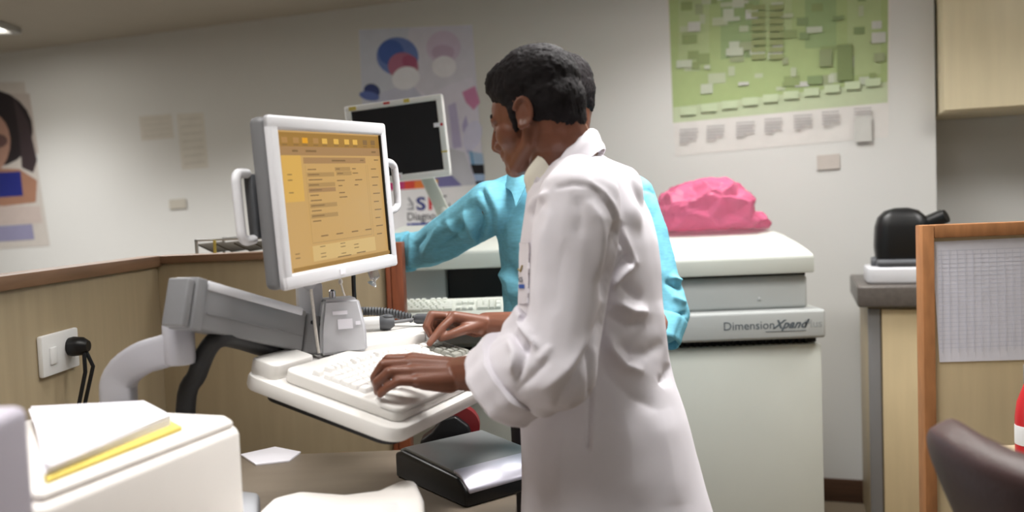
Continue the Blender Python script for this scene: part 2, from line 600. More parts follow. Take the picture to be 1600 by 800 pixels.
# ------------------------------------------------------------ cubicle walls
CX, WY = -1.0, 2.40          # left panel plane, right wing plane
PH = 1.213
t = thing('cubicle_partition', 'tan cubicle partition running along the left with brown wooden top edge', 'partition', (CX, 1.6, 0))
g = G(); g.b2((-0.045, -1.1, 0.04), (0, WY - 1.6 + 0.045, PH - 0.03), 0.002); obj('panel', g, M['tan'], t)
g = G(); g.b2((-0.055, -1.1, PH - 0.03), (0.012, WY - 1.6 + 0.02, PH), 0.003); obj('top_trim', g, M['brown'], t)
g = G(); g.b2((-0.05, -1.1, 0), (0.006, WY - 1.6, 0.04), 0.002); obj('plinth', g, M['skirt'], t)
t = thing('cubicle_partition', 'tan cubicle partition behind the lit monitor, ending in a reddish wooden post', 'partition', (-0.66, WY, 0))
g = G(); g.b2((-0.3405, 0.0, 0.04), (0.300, 0.045, PH - 0.022), 0.002); obj('panel', g, M['tan'], t)
g = G(); g.b2((-0.338, -0.010, PH - 0.022), (0.302, 0.055, PH), 0.003); obj('top_trim', g, M['brown'], t)
g = G(); g.b2((0.303, -0.012, 0), (0.3175, 0.055, PH + 0.012), 0.002); g.b2((0.3185, -0.014, 0), (0.352, 0.055, PH + 0.012), 0.002)
o = obj('end_post', g, M['redwood'], t); o['label'] = 'reddish wooden end post'
g = G(); g.b2((-0.338, -0.004, 0), (0.302, 0.048, 0.04), 0.002); obj('plinth', g, M['skirt'], t)

# wall socket on the left panel
so = hit(88, 550, V((CX + 0.0005, 0, 0)), V((1, 0, 0)))
t = thing('power_socket', 'white double wall socket with black plug on the left partition', 'socket', so)
g = G(); g.b2((0.0, -0.075, -0.044), (0.012, 0.075, 0.044), 0.004)
obj('face_plate', g, M['white'], t)
g = G(); g.b2((0.012, -0.05, -0.02), (0.017, -0.025, 0.016), 0.002); obj('rocker_switch', g, M['white'], t)
g = G(); g.lathe([(0.02, 0.0), (0.022, 0.01), (0.02, 0.03), (0.012, 0.042)], 20, Matrix.Translation((0.012, 0.034, 0.006)) @ Matrix.Rotation(math.pi / 2, 4, 'Y'))
pl = obj('plug', g, M['black'], t)
g = G()
g.tube([(0.045, 0.034, 0.0), (0.06, 0.036, -0.04), (0.04, 0.03, -0.12), (0.03, 0.045, -0.3)], 0.0045, 8)
g.tube([(0.045, 0.03, 0.0), (0.05, 0.02, -0.05), (0.03, 0.012, -0.14), (0.02, 0.02, -0.3)], 0.0045, 8)
o = obj('cord', g, M['black'], pl)

# wire rack seen over the partition
ro = P(372, 384, 2.62)
t = thing('tray_rack', 'dark metal tray rack showing just above the tan partition', 'rack', (ro.x, 2.66, 0))
g = G()
zt = P(372, 371, 2.62).z
for x in (-0.098, 0.16):
    for y in (-0.12, 0.12):
        g.b2((x - 0.004, y - 0.004, 0), (x + 0.004, y + 0.004, zt), 0.001)
for y in (-0.12, 0.12):
    g.b2((-0.102, y - 0.004, zt - 0.006), (0.164, y + 0.004, zt), 0.001)
obj('frame', g, M['alu'], t)
for k in range(5):
    g = G()
    g.box((-0.075 + 0.055 * k, 0, zt - 0.028), (0.055, 0.225, 0.004), Matrix.Rotation(math.radians(28), 3, 'Y'), 0.001)
    obj('divider', g, M['rackmetal'], t)
g = G(); g.b2((-0.045, -0.131, zt - 0.05), (-0.037, -0.125, zt - 0.004), 0.001); o = obj('label_strip', g, M['yellow'], t); o['label'] = 'yellow label strip'
g = G(); g.b2((-0.098, -0.118, zt - 0.2), (0.16, 0.118, zt - 0.19)); obj('shelf', g, M['rackmetal'], t)

# ------------------------------------------------------------- analyzer
AX0, AX1 = -0.43, 0.985
t = thing('chemistry_analyzer', 'large pale grey chemistry analyzer behind the man in the blue shirt', 'laboratory machine', (0.28, 3.1, 0))
def AL(x, y, z): return (x - 0.28, y - 3.1, z)
g = G(); g.b2(AL(AX0, 2.79, 0.03), AL(AX1 + 0.01, 3.42, 0.95), 0.008); obj('body', g, M['mach'], t)
g = G(); g.b2(AL(0.10, 2.735, 0.06), AL(AX1 + 0.006, 2.792, 0.835), 0.008); obj('cabinet_door', g, M['mach'], t)
g = G(); g.b2(AL(AX0, 2.735, 0.06), AL(0.092, 2.792, 0.835), 0.008); obj('cabinet_door', g, M['mach'], t)
g = G(); g.b2(AL(AX0 + .01, 2.77, 0.836), AL(AX1, 2.80, 0.858), 0.0)
for k in range(64):
    x = AX0 + 0.02 + k * 0.0215
    g.b2(AL(x, 2.755, 0.836), AL(x + 0.008, 2.772, 0.858), 0.0)
obj('vent_strip', g, M['dark'], t)
g = G(); g.b2(AL(0.0, 2.705, 0.858), AL(AX1 + 0.01, 2.80, 0.95), 0.010, 3); fas = obj('fascia', g, M['mach2'], t)
# lettering on the fascia
g = G()
lo = AL(0.665, 2.7045, 0.894)
mx = frame(lo, (1, 0, 0), (0, 0, 1), (0, -1, 0))
g.mesh(text_mesh('Dimension', 0.038, 0.0004), mx)
g.mesh(text_mesh('Xpand', 0.038, 0.0004, 0.0012, 0.5, 1.05), frame(AL(0.826, 2.7045, 0.894), (1, 0, 0), (0, 0, 1), (0, -1, 0)))
g.b2(AL(0.80, 2.7035, 0.884), AL(0.93, 2.7046, 0.8855))
obj('lettering', g, M['ink'], fas)
g = G(); g.mesh(text_mesh('Plus', 0.036, 0.0004), frame(AL(0.925, 2.7045, 0.894), (1, 0, 0), (0, 0, 1), (0, -1, 0)))
o = obj('lettering', g, mat('pale_ink', (150, 154, 154), 0.6), fas)
g = G(); g.b2(AL(0.06, 2.76, 0.95), AL(AX1 - 0.028, 3.40, 1.058), 0.012, 3); up = obj('upper_housing', g, M['mach2'], t)
g = G(); g.lathe([(0.006, 0), (0.006, 0.003), (0.003, 0.004)], 14, frame(AL(0.80, 2.76, 0.985), (1, 0, 0), (0, 0, 1), (0, -1, 0))); obj('lock_button', g, M['mach2'], up)
g = G(); g.b2(AL(0.06, 2.775, 1.056), AL(AX1 - 0.03, 3.38, 1.068), 0.0); obj('lid_gap', g, M['dark'], t)
# lid with a gently rising curved top
g = G()
prof = [(2.735, 1.066), (2.735, 1.118), (2.742, 1.126), (2.80, 1.141), (2.90, 1.160), (3.05, 1.182), (3.22, 1.198), (3.40, 1.204), (3.40, 1.066)]
mx = Matrix(((0, 0, 1, 0), (1, 0, 0, 0), (0, 1, 0, 0), (0, 0, 0, 1)))
g.prism([(y - 3.1, z) for y, z in prof], 0.05 - 0.28, AX1 - 0.012 - 0.28, mx, 0.006)
obj('lid', g, M['mach'], t, angle=25)
# left module: raised lip, recess with black opening
g = G(); g.prism([(y - 3.1, z + 0.055) for y, z in prof], AX0 - 0.28, 0.048 - 0.28, mx, 0.006); obj('left_lid', g, M['mach'], t, angle=25)
g = G(); g.b2(AL(AX0, 2.80, 0.95), AL(-0.222, 3.38, 1.122), 0.006); obj('side_panel', g, M['mach2'], t)
g = G(); g.b2(AL(-0.218, 2.88, 0.95), AL(0.05, 3.38, 1.122), 0.0); obj('dark_opening', g, M['black'], t)
# keyboard shelf
g = G(); g.b2(AL(-0.47, 2.46, 0.945), AL(-0.01, 2.80, 0.963), 0.006)
g.b2(AL(-0.42, 2.60, 0.90), AL(-0.06, 2.80, 0.945), 0.004)
obj('keyboard_shelf', g, M['mach2'], t)

# keyboards --------------------------------------------------------------


def keycap(w, d, h=0.008):
    g = G()
    hw, hd = w / 2, d / 2
    i = 0.0022
    r0 = [V((-hw, -hd, 0)), V((hw, -hd, 0)), V((hw, hd, 0)), V((-hw, hd, 0))]
    r1 = [V((-hw + i, -hd + i, h)), V((hw - i, -hd + i, h)), V((hw - i, hd - i * 0.6, h)), V((-hw + i, hd - i * 0.6, h))]
    g.loft([r0, r1])
    bmesh.ops.bevel(g.bm, geom=[e for e in g.bm.edges if max(v.co.z for v in e.verts) > h * 0.5], offset=0.0012, segments=2, affect='EDGES')
    return _tm(g)


def add_keys(root, kmat, gmat, x0, y0, pitch=0.0187, grey=lambda bx, r: False):
    cache = {}
    rows = [
        [(i * 1.0 + (i > 0) * .9 + (i > 4) * .5 + (i > 8) * .5, 1) for i in range(13)][:12],
        [(i, 1) for i in range(13)] + [(13, 2)],
        [(0, 1.5)] + [(1.5 + i, 1) for i in range(12)] + [(13.5, 1.5)],
        [(0, 1.75)] + [(1.75 + i, 1) for i in range(11)] + [(12.75, 2.25)],
        [(0, 2.25)] + [(2.25 + i, 1) for i in range(10)] + [(12.25, 2.75)],
        [(0, 1.5), (1.5, 1), (2.5, 1.5), (4, 6), (10, 1.5), (11.5, 1), (12.5, 1), (13.5, 1.5)],
    ]
    ys = [0, -1.35, -2.35, -3.35, -4.35, -5.35]
    keys = []
    for r, row in enumerate(rows):
        for x, wd in row: keys.append((x, ys[r], wd, 1, 0, r))
    for i in range(3):
        keys.append((15.4 + i, ys[1], 1, 1, 1, 1)); keys.append((15.4 + i, ys[2], 1, 1, 1, 2)); keys.append((15.4 + i, ys[5], 1, 1, 1, 5))
    keys.append((16.4, ys[4], 1, 1, 1, 4))
    for r in range(1, 5):
        for i in range(3): keys.append((18.8 + i, ys[r], 1, 1, 2, r))
    keys += [(18.8, ys[5], 2, 1, 2, 5), (20.8, ys[5], 1, 1, 2, 5), (21.8, ys[1], 1, 1, 2, 1), (21.8, ys[2] - .5, 1, 2, 2, 2), (21.8, ys[4] - .5, 1, 2, 2, 4)]
    keys = keys[:100]
    for x, y, wd, dp, blk, r in keys:
        gk = grey(blk, r)
        k = (wd, dp, gk)
        if k not in cache:
            me = keycap(wd * pitch - 0.0012, dp * pitch - 0.0012)
            me.name = 'key'
            me.materials.append(gmat if gk else kmat)
            me.polygons.foreach_set('use_smooth', [True] * len(me.polygons)); me.set_sharp_from_angle(angle=0.6)
            cache[k] = me
        o = bpy.data.objects.new('key', cache[k])
        COL.objects.link(o); o.parent = root
        o.location = (x0 + (x + wd / 2) * pitch, y0 + y * pitch, 0.0)
        if gk: o['label'] = 'grey key'


tb = math.radians(11)
kx = V((1, 0, 0)); ky = V((0, math.cos(tb), math.sin(tb)))
t = thing('computer_keyboard', 'greenish white keyboard on the analyzer shelf beside the blue shirt', 'keyboard', mx=frame((-0.25, 2.66, 1.036), kx, ky, kx.cross(ky)))
g = G(); g.b2((-0.228, -0.19, -0.026), (0.228, 0.0, -0.0005), 0.005, 3)
g.b2((-0.228, -0.205, -0.026), (0.228, -0.172, -0.004), 0.005, 3)
obj('casing', g, M['kbd2'], t)
add_keys(t, M['key2'], M['keygrey'], -0.214, -0.025)

# analyzer monitor on its post --------------------------------------------
TL, TR, BR_, BL_ = P(537, 166, 2.90), P(689, 147, 2.84), P(704, 273, 2.84), P(552, 293, 2.90)
cx = (TL + TR + BR_ + BL_) / 4
xv = ((TR - TL) + (BR_ - BL_)); zv = ((TL - BL_) + (TR - BR_))
wM = xv.length / 2; hM = zv.length / 2
xv.normalize(); zv = (zv - xv * zv.dot(xv)).normalized(); yv = zv.cross(xv)
t = thing('flat_monitor', 'switched off black screen in a white bezel behind the lit monitor', 'monitor', mx=frame(cx, xv, yv, zv))
def bezel(g, w, h, tb_, bb, sb, th, bev=0.004, mi=0):
    g.b2((-w / 2, 0, h / 2 - tb_), (w / 2, th, h / 2), bev, 3, mi); g.b2((-w / 2, 0, -h / 2), (w / 2, th, -h / 2 + bb), bev, 3, mi)
    g.b2((-w / 2, 0.0002, -h / 2), (-w / 2 + sb, th, h / 2), bev, 3, mi); g.b2((w / 2 - sb, 0.0002, -h / 2), (w / 2, th, h / 2), bev, 3, mi)
g = G(); bezel(g, wM, hM, 0.019, 0.022, 0.021, 0.03); obj('bezel', g, M['white'], t)
g = G(); g.b2((-wM / 2 + .012, 0.008, -hM / 2 + .012), (wM / 2 - .012, 0.02, hM / 2 - .012)); obj('screen', g, M['display'], t)
g = G(); g.b2((-wM / 2 + .008, 0.021, -hM / 2 + .008), (wM / 2 - .008, 0.05, hM / 2 - .008), 0.012); obj('back_cover', g, M['mach'], t)
for x, z, wd, hh, m_, lb in ((wM / 2 - .022, .035, .03, .014, M['paper'], 'white paper flag'), (wM / 2 - .011, -.055, .02, .005, M['yellow'], 'yellow tape mark'),
                           (-.02, hM / 2 - .007, .022, .007, M['red'], None), (.05, hM / 2 - .008, .02, .012, M['yellow'], 'yellow tape mark'), (-wM / 2 + .03, hM / 2 - .01, .026, .013, M['yellow'], 'yellow tape mark'), (-.005, -hM / 2 + .018, .022, .02, M['paper'], 'white sticker')):
    g = G(); g.b2((x - wd / 2, -0.0012, z - hh / 2), (x + wd / 2, -0.0003, z + hh / 2)); o = obj('sticker', g, m_, t)
    if lb: o['label'] = lb
    if lb == 'white sticker':
        g = G(); g.mesh(text_mesh('R', 0.018, 0.0002), frame((x - .006, -0.0014, z - .006), (1, 0, 0), (0, 0, 1), (0, -1, 0))); obj('lettering', g, M['red'], o)
    if lb == 'white paper flag':
        g = G(); g.lathe([(0.005, 0), (0.005, 0.0004)], 14, frame((x + .012, -0.0013, z), (1, 0, 0), (0, 0, 1), (0, -1, 0))); obj('mark', g, M['red'], o)
# neck, post
n0 = P(664, 270, 2.92); n1 = P(692, 330, 2.95); n2 = P(697, 412, 2.95)
inv = t.matrix_world.inverted() if False else frame(cx, xv, yv, zv).inverted()
g = G(); dd = (n1 - n0); Rn = frame((n0 + n1) / 2, dd.cross(V((0, 1, 0))), V((0, 1, 0)) - dd.normalized() * dd.normalized().y, dd)
g.b2((-0.022, -0.018, -dd.length / 2 - 0.03), (0.022, 0.018, dd.length / 2 + 0.01), 0.005, Mx=inv @ Rn); obj('neck', g, M['mach'], t)
g = G(); g.lathe([(0.024, 0), (0.024, n1.z + 0.012 - 1.222), (0.021, n1.z + 0.016 - 1.222)], 24, inv @ Matrix.Translation((n1.x, n1.y, 1.222))); obj('post', g, M['mach'], t)

# pink bag ------------------------------------------------------------------
M['pink'] = mat('pink_film', (222, 112, 150), 0.14, var=0.08, vscale=14, trans=0.35, alpha=0.82, ior=1.12, spec=0.9)
bo = P(1115, 350, 3.16)
g = G()
outline = [(1028, 356), (1031, 330), (1040, 305), (1060, 294), (1095, 285), (1128, 282), (1150, 292), (1165, 306), (1174, 318), (1172, 331), (1186, 331), (1204, 338), (1208, 351), (1200, 356)]
top = [P(x, y, 3.16) for x, y in outline]
rings = []
N = 60
xs = np.linspace(top[0].x, top[-1].x, N)
tx = np.array([p.x for p in top[1:-1]]); tz = np.array([p.z for p in top[1:-1]])
zb = 1.199
for i, x in enumerate(xs):
    zt_ = float(np.interp(x, tx, tz))
    edge = min(i, N - 1 - i) / 6.0
    edge = min(1.0, edge)
    hgt = max(0.006, (zt_ - zb) * (0.25 + 0.75 * edge ** 0.5) if edge < 1 else zt_ - zb)
    dep = 0.03 + 0.09 * min(1, hgt / 0.13) * (0.5 + 0.5 * edge)
    ring = []
    for k in range(44):
        a_ = 2 * math.pi * k / 44
        c_, s_ = math.cos(a_), math.sin(a_)
        y = dep * math.copysign(abs(c_) ** 0.75, c_)
        z = hgt * 0.5 * (1 + math.copysign(abs(s_) ** 0.7, s_))
        ring.append(V((x, 3.18 + y, zb + z)))
    rings.append(ring)
g.loft(rings)
bmesh.ops.subdivide_edges(g.bm, edges=[e for e in g.bm.edges], cuts=1, use_grid_fill=True)
for v in g.bm.verts:
    p = v.co * 1.0
    q = V((p.x * 9, p.y * 9, p.z * 13))
    r = noise.voronoi(q)[0]
    ridge = (r[1] - r[0])
    r2 = noise.voronoi(q * 2.1 + V((3, 1, 7)))[0]; rr2 = r2[1] - r2[0]
    n_ = noise.noise(V((p.x * 22, p.y * 22, p.z * 30)))
    am = min(1, (p.z - zb) / 0.02)
    d_ = V((p.x - 1.0 * bo.x, p.y - 3.18, p.z - zb - 0.04)).normalized()
    v.co += d_ * ((0.35 - min(ridge, .6)) * 0.045 + (0.3 - min(rr2, .5)) * 0.008 + n_ * 0.002) * am
    if v.co.z < zb: v.co.z = zb
bmesh.ops.smooth_vert(g.bm, verts=g.bm.verts, factor=0.08, use_axis_x=True, use_axis_y=True, use_axis_z=True)
for v in g.bm.verts:
    v.co.z = max(v.co.z, zb + 0.0005)
tag(obj('plastic_bag', g, M['pink'], angle=16), 'crumpled translucent pink plastic bag lying on top of the analyzer', 'bag')

# -------------------------------------------------------- lit monitor
TL, TR, BR_, BL_ = P(427, 179, 1.49), P(607, 193, 1.855), P(619, 415, 1.845), P(442, 456, 1.475)
cx = (TL + TR + BR_ + BL_) / 4
xv = ((TR - TL) + (BR_ - BL_)); zv = ((TL - BL_) + (TR - BR_))
wM = xv.length / 2; hM = zv.length / 2
xv.normalize(); zv = (zv - xv * zv.dot(xv)).normalized(); yv = zv.cross(xv)
MON = frame(cx, xv, yv, zv)
t = thing('computer_monitor', 'grey computer monitor with a lit orange screen on a swing arm', 'monitor', mx=MON)
g = G(); bezel(g, wM, hM, 0.026, 0.028, 0.024, 0.0165, 0.006); obj('bezel', g, M['scrwhite'], t)
M['screen'] = mat('orange_screen', (60, 45, 22), 0.3, var=0.0, emis=(214, 172, 108), estr=0.85)
def em(n, c, s=0.85): return mat(n, tuple(int(x * .3) for x in c), 0.3, var=0.0, emis=c, estr=s)
scm = [M['screen'], em('ui_tool', (170, 128, 62)), em('ui_head', (188, 142, 84)), em('ui_sel', (178, 138, 92)), em('ui_text', (140, 108, 68)), em('ui_icon', (240, 190, 90)), em('ui_side', (230, 182, 92)), em('ui_white', (232, 206, 150)), em('ui_line', (186, 148, 92)), em('ui_gold', (244, 172, 40)), em('ui_low', (226, 190, 124))]
g = G()
sw, sh = wM - 0.056, hM - 0.058
g.b2((-sw / 2 - .006, 0.006, -sh / 2 - .006), (sw / 2 + .006, 0.016, sh / 2 + .006), mi=0)
lay = [0.0058]
def ui(u0, v0, u1, v1, mi):
    lay[0] -= 0.00003
    x0, x1 = -sw / 2 + u0 * sw, -sw / 2 + u1 * sw; z0, z1 = sh / 2 - v0 * sh, sh / 2 - v1 * sh
    y = lay[0]
    g.face([(x0, y, z1), (x1, y, z1), (x1, y, z0), (x0, y, z0)], mi)
ui(0, .0, 1, .10, 1); ui(0, .10, 1, .165, 3)
for k, u in enumerate((.02, .12, .20, .30, .385, .50, .61, .70, .81, .90)):
    ui(u, .035, u + .05, .075, 9 if k == 2 else (5 if k in (4, 5, 6, 7) else 4 if k in (8, 9) else 2))
    ui(u, .085, u + .045, .092, 4)
for u in (.1, .22, .27, .9): ui(u, .125, u + .05, .14, 4)
ui(0.0, .165, .17, .50, 6); ui(.19, .18, .82, .225, 3); ui(.46, .197, .60, .21, 4); ui(.76, .197, .80, .206, 4); ui(.92, .195, .97, .203, 4)
ui(.20, .25, .82, .815, 0)
for (a0, b0, a1, b1) in ((.20, .24, .203, .815), (.815, .24, .818, .815), (.20, .812, .818, .816), (.835, .24, .838, .92)): ui(a0, b0, a1, b1, 8)
for i in range(11):
    v = .265 + i * .0385
    if i in (1, 3, 4, 7, 9): ui(.21, v - .011, .47, v + .021, 3 if i == 4 else 8)
    ui(.22, v, .22 + .08 + .06 * ((i * 7) % 5) / 5, v + .008, 4)
for i, (u, v) in enumerate(((.49, .265), (.50, .30), (.49, .355), (.50, .395), (.50, .45), (.50, .485), (.66, .265), (.66, .30), (.68, .355), (.67, .395))):
    if i in (0, 1): ui(u - .01, v - .011, u + .15, v + .02, 8)
    ui(u, v, u + .04 + .02 * (i % 3), v + .008, 4)
for i in range(9): ui(.87, .27 + i * .068, .93 + .02 * (i % 2), .278 + i * .068, 4)
for u in (.28, .43, .59, .74): ui(u, .765, u + .07, .774, 4)
ui(.19, .835, .84, .95, 10)
for i in range(4):
    for u in (.26, .46, .60):
        if (i + int(u * 10)) % 3: ui(u, .845 + i * .026, u + .05, .851 + i * .026, 4)
for v in (.30, .34, .43, .87, .90): ui(.03, v, .07, v + .007, 4)
ui(.42, .945, .56, .953, 4); ui(.62, .94, .72, .948, 4)
ui(0, .972, 1, 1, 1)
obj('screen', g, scm, t, smooth=False)
g = G(); g.b2((sw / 2 + .0005, 0.001, -sh / 2 - .002), (sw / 2 + .0038, 0.0059, sh / 2 + .002)); obj('screen_edge', g, M['black'], t)
g = G(); g.b2((-wM / 2 + .001, 0.0168, -hM / 2 + .001), (wM / 2 - .001, 0.05, hM / 2 - .001), 0.012, 3); obj('back_cover', g, M['armgrey'], t)
g = G(); g.b2((-wM / 2 + .002, 0.052, -.06), (wM / 2 + 0.02, 0.072, .055), 0.005); g.b2((-.06, .05, -.07), (.06, .12, .07), .01)
br = obj('mount_bracket', g, M['darkgrey'], t)
def c_handle(x, z0, z1, out, parent, y=0.07):
    g = G()
    s_ = 1 if out > 0 else -1
    pts = [(x, y, z1), (x + out * .7, y, z1 + .001), (x + out * .93, y, z1 - .006), (x + out, y, z1 - .022), (x + out, y, z0 + .022), (x + out * .93, y, z0 + .006), (x + out * .7, y, z0 - .001), (x, y, z0)]
    pts = smooth_path(pts, 4)
    g.tube(pts, 0.0085, 12)
    obj('handle', g, M['scrwhite'], parent)
def smooth_path(pts, k=4):
    pts = [V(p) for p in pts]
    out = []
    n = len(pts)
    for i in range(n - 1):
        p0, p1, p2, p3 = pts[max(i - 1, 0)], pts[i], pts[i + 1], pts[min(i + 2, n - 1)]
        for j in range(k):
            u = j / k
            out.append(0.5 * ((2 * p1) + (p2 - p0) * u + (2 * p0 - 5 * p1 + 4 * p2 - p3) * u * u + (3 * p1 - p0 - 3 * p2 + p3) * u ** 3))
    out.append(pts[-1])
    return out
c_handle(-wM / 2 + 0.004, -.06, .056, -.032, br, 0.062)
c_handle(wM / 2 + 0.015, -.035, .075, .115, br, 0.062)
g = G(); g.b2((-.03, -0.0016, -hM / 2 + .008), (-.012, -0.0004, -hM / 2 + .018)); o = obj('sticker', g, M['paper'], t); o['label'] = 'small white sticker'

# swing arm with keyboard tray ------------------------------------------------
ku = V((0.39, 0.92, 0)).normalized(); kvh = V((0.92, -0.39, 0)).normalized()
KT = math.radians(15)
kv = kvh * math.cos(KT) - V((0, 0, 1)) * math.sin(KT)
kn = ku.cross(-kv)
KBL = V((-0.416, 1.54, 1.03))
KM = frame(KBL, ku, -kv, kn)          # local x along the rows, y to the back, z up
def kplane(px, py, off=0.0): return hit(px, py, KBL + kn * off, kn)
M['armmid'] = mat('arm_mid_grey', (168, 167, 173), 0.4, var=0.03)
armroot = P(300, 640, 1.45)
t = thing('swing_arm', 'grey swing arm carrying the lit monitor and the white keyboard tray', 'monitor arm', (armroot.x, armroot.y, 0.70))
AI = Matrix.Translation((-armroot.x, -armroot.y, -0.70))
# keyboard tray
def rrect(x0, y0, x1, y1, r, n=5):
    out = []
    for cx_, cy_, a0 in ((x1 - r, y1 - r, 0), (x0 + r, y1 - r, 90), (x0 + r, y0 + r, 180), (x1 - r, y0 + r, 270)):
        for k in range(n + 1):
            a_ = math.radians(a0 + 90 * k / n); out.append((cx_ + r * math.cos(a_), cy_ + r * math.sin(a_)))
    return out
g = G(); g.prism(rrect(-0.035, -0.262, 0.50, 0.075, 0.035), -0.052, -0.024, AI @ KM, 0.006)
g.prism(rrect(-0.02, 0.012, 0.10, 0.07, 0.012), -0.026, 0.004, AI @ KM, 0.005)
obj('keyboard_tray', g, M['kbd'], t)
g = G(); g.prism(rrect(0.0, -0.235, 0.44, 0.05, 0.03), -0.075, -0.0525, AI @ KM, 0.006); obj('tray_underside', g, M['rubber'], t)
# shelf for the scanner behind the keyboard
SZ = 1.035
g = G(); sp = [P(540, 535, 1.80), P(575, 506, 2.10), P(648, 512, 2.06), P(664, 527, 1.93)]
shp = [(-0.37, 1.79), (-0.34, 2.12), (-0.215, 2.10), (-0.20, 1.90), (-0.31, 1.74)]
g.prism(shp, SZ - 0.022, SZ, AI, 0.003); obj('side_shelf', g, M['kbd'], t)
# base block
bz0, bz1 = 1.024, 1.135
g = G()
bc = P(531, 515, 1.76)
xa = V((0.60, 0.80, 0)).normalized(); xa = V((0.93, 0.36, 0)).normalized()
ya = V((-xa.y, xa.x, 0))
BM = frame((bc.x, bc.y, 0), xa, ya, (0, 0, 1))
r0 = [(-.048, -.045), (.048, -.045), (.048, .045), (-.048, .045)]; r1 = [(-.036, -.036), (.036, -.036), (.036, .036), (-.036, .036)]
g.loft([[V((x, y, bz0)) for x, y in r0], [V((x * .98, y * .98, bz0 + .05)) for x, y in r0], [V((x, y, bz1)) for x, y in r1]])
bmesh.ops.bevel(g.bm, geom=list(g.bm.edges), offset=0.006, segments=3, affect='EDGES')
g.bm.transform(AI @ BM)
bl = obj('mount_block', g, M['armlight'], t)
for (x, z, wd, hh) in ((.004, 1.085, .03, .02), (.03, 1.085, .010, .008), (-.005, 1.108, .03, .008)):
    g = G(); yf = -.045 * (0.98 if z < 1.074 else 1) + (max(0, z - 1.074) / .061) * .0085
    g.box((x, yf - 0.0012, z), (wd, 0.0008, hh), Matrix.Rotation(-0.145, 3, 'X')); g.bm.transform(AI @ BM); o = obj('sticker', g, M['paper'], bl)
# neck from block to monitor
g = G()
nb = P(484, 480, 1.76); nt_ = MON @ V((0.0, 0.09, -0.06))
g.box(((nb + V((0, 0, .015)))), (0.05, 0.05, 0.075), rotz(20), 0.006)
g.tube([nb + V((0, 0, .03)), (nb + nt_) / 2, nt_], [0.019, 0.018, 0.017], 16)
g.b2((-.03, .09, -.07), (.03, .115, -.01), .006, Mx=MON)
g.bm.transform(AI); obj('monitor_neck', g, M['armlight'], t)
g = G(); g.lathe([(.007, 0), (.007, .016), (.004, .019)], 14, AI @ Matrix.Translation(V((bc.x, bc.y, bz1 - .001)) + xa * -.012)); obj('knob', g, M['chrome'], t)
# beam
e0t, e0b = P(300, 440, 1.42), P(302, 516, 1.42)
e1t, e1b = P(482, 492, 1.72), P(482, 552, 1.72)
bd = ((e1t + e1b) - (e0t + e0b)); bd_n = bd.normalized(); side = bd_n.cross(V((0, 0, 1))).normalized(); bu = side.cross(bd_n)
hh = ((e0t - e0b).length + (e1t - e1b).length) / 4
bm0 = (e0t + e0b) / 2; L = bd.length / 2
BE = frame(bm0, bd_n, -side, bu)
g = G(); g.b2((0.0, -.022, -hh), (L - .045, .022, hh), 0.004, 3, Mx=AI @ BE)
g.b2((L - .042, -.024, -hh), (L + .02, .024, hh * .95), 0.006, 3, Mx=AI @ BE)
g.b2((0.01, -.0235, -hh * .28), (L - .05, -.021, -hh * .22), Mx=AI @ BE)
bmob = obj('beam', g, M['armgrey'], t)
g = G(); g.b2((.004, -.024, hh - .012), (L - .06, .024, hh + .004), 0.003, Mx=AI @ BE); obj('beam_cap', g, M['armlight'], bmob)
for z in (hh * .5, -hh * .5)[:1]:
    for x in (L - .028, L + .002):
        g = G(); g.lathe([(.004, 0), (.004, .002)], 12, AI @ BE @ frame((x, -.0245, z), (1, 0, 0), (0, 0, 1), (0, -1, 0))); obj('screw', g, M['black'], bmob)
g = G(); g.b2((-.024, -.025, -hh - .002), (.002, .025, hh + .005), 0.004, 3, Mx=AI @ BE); g.b2((-.042, -.022, -hh * 1.0), (-.025, .022, hh * 1.0), 0.004, 3, Mx=AI @ BE)
obj('beam_end_joint', g, M['armgrey'], t)
# bracket: forearm and post down to the desk
q0 = P(280, 541, 1.44); q1 = P(222, 560, 1.45); q2 = P(190, 588, 1.46); q3 = V((q2.x - .01, q2.y, 0.70))
def slab(g, pts, w_, h_):
    """rounded rectangular bar through points (all in one vertical plane)"""
    rings = []
    for i, p in enumerate(pts):
        d = (pts[min(i + 1, len(pts) - 1)] - pts[max(i - 1, 0)]).normalized()
        s_ = d.cross(V((0, 1, 0))).normalized(); y_ = V((0, 1, 0))
        rr_ = []
        for x, y in rrect(-h_ / 2, -w_ / 2, h_ / 2, w_ / 2, 0.01, 3): rr_.append(p + s_ * x + y_ * y)
        rings.append(rr_)
    g.loft(rings)
g = G(); slab(g, smooth_path([q0, (q0 + q1) / 2, q1, q2, q2 + V((-.008, 0, -.06)), q3], 4), .04, .056); g.bm.transform(AI); obj('bracket', g, M['armmid'], t)
g = G(); g.lathe([(.024, -.036), (.026, -.03), (.026, .03), (.022, .036)], 24, AI @ Matrix.Translation(q0 + V((0, 0, .006)))); obj('swivel', g, M['armmid'], t)
g = G(); g.lathe([(.06, 0), (.06, .008), (.045, .014)], 28, Matrix.Translation((q3.x - armroot.x, q3.y - armroot.y, 0.0))); obj('foot_plate', g, M['armgrey'], t)
# black cable sleeve under the beam
g = G()
pts = smooth_path([P(470, 556, 1.70), P(420, 546, 1.62), P(375, 532, 1.53), P(345, 528, 1.47), P(325, 545, 1.46), P(308, 585, 1.46), P(290, 640, 1.46), V((P(282, 660, 1.46).x, 1.47, 0.72))], 5)
g.tube(pts, 0.0165, 12); g.bm.transform(AI); obj('cable_sleeve', g, M['rubber'], t)
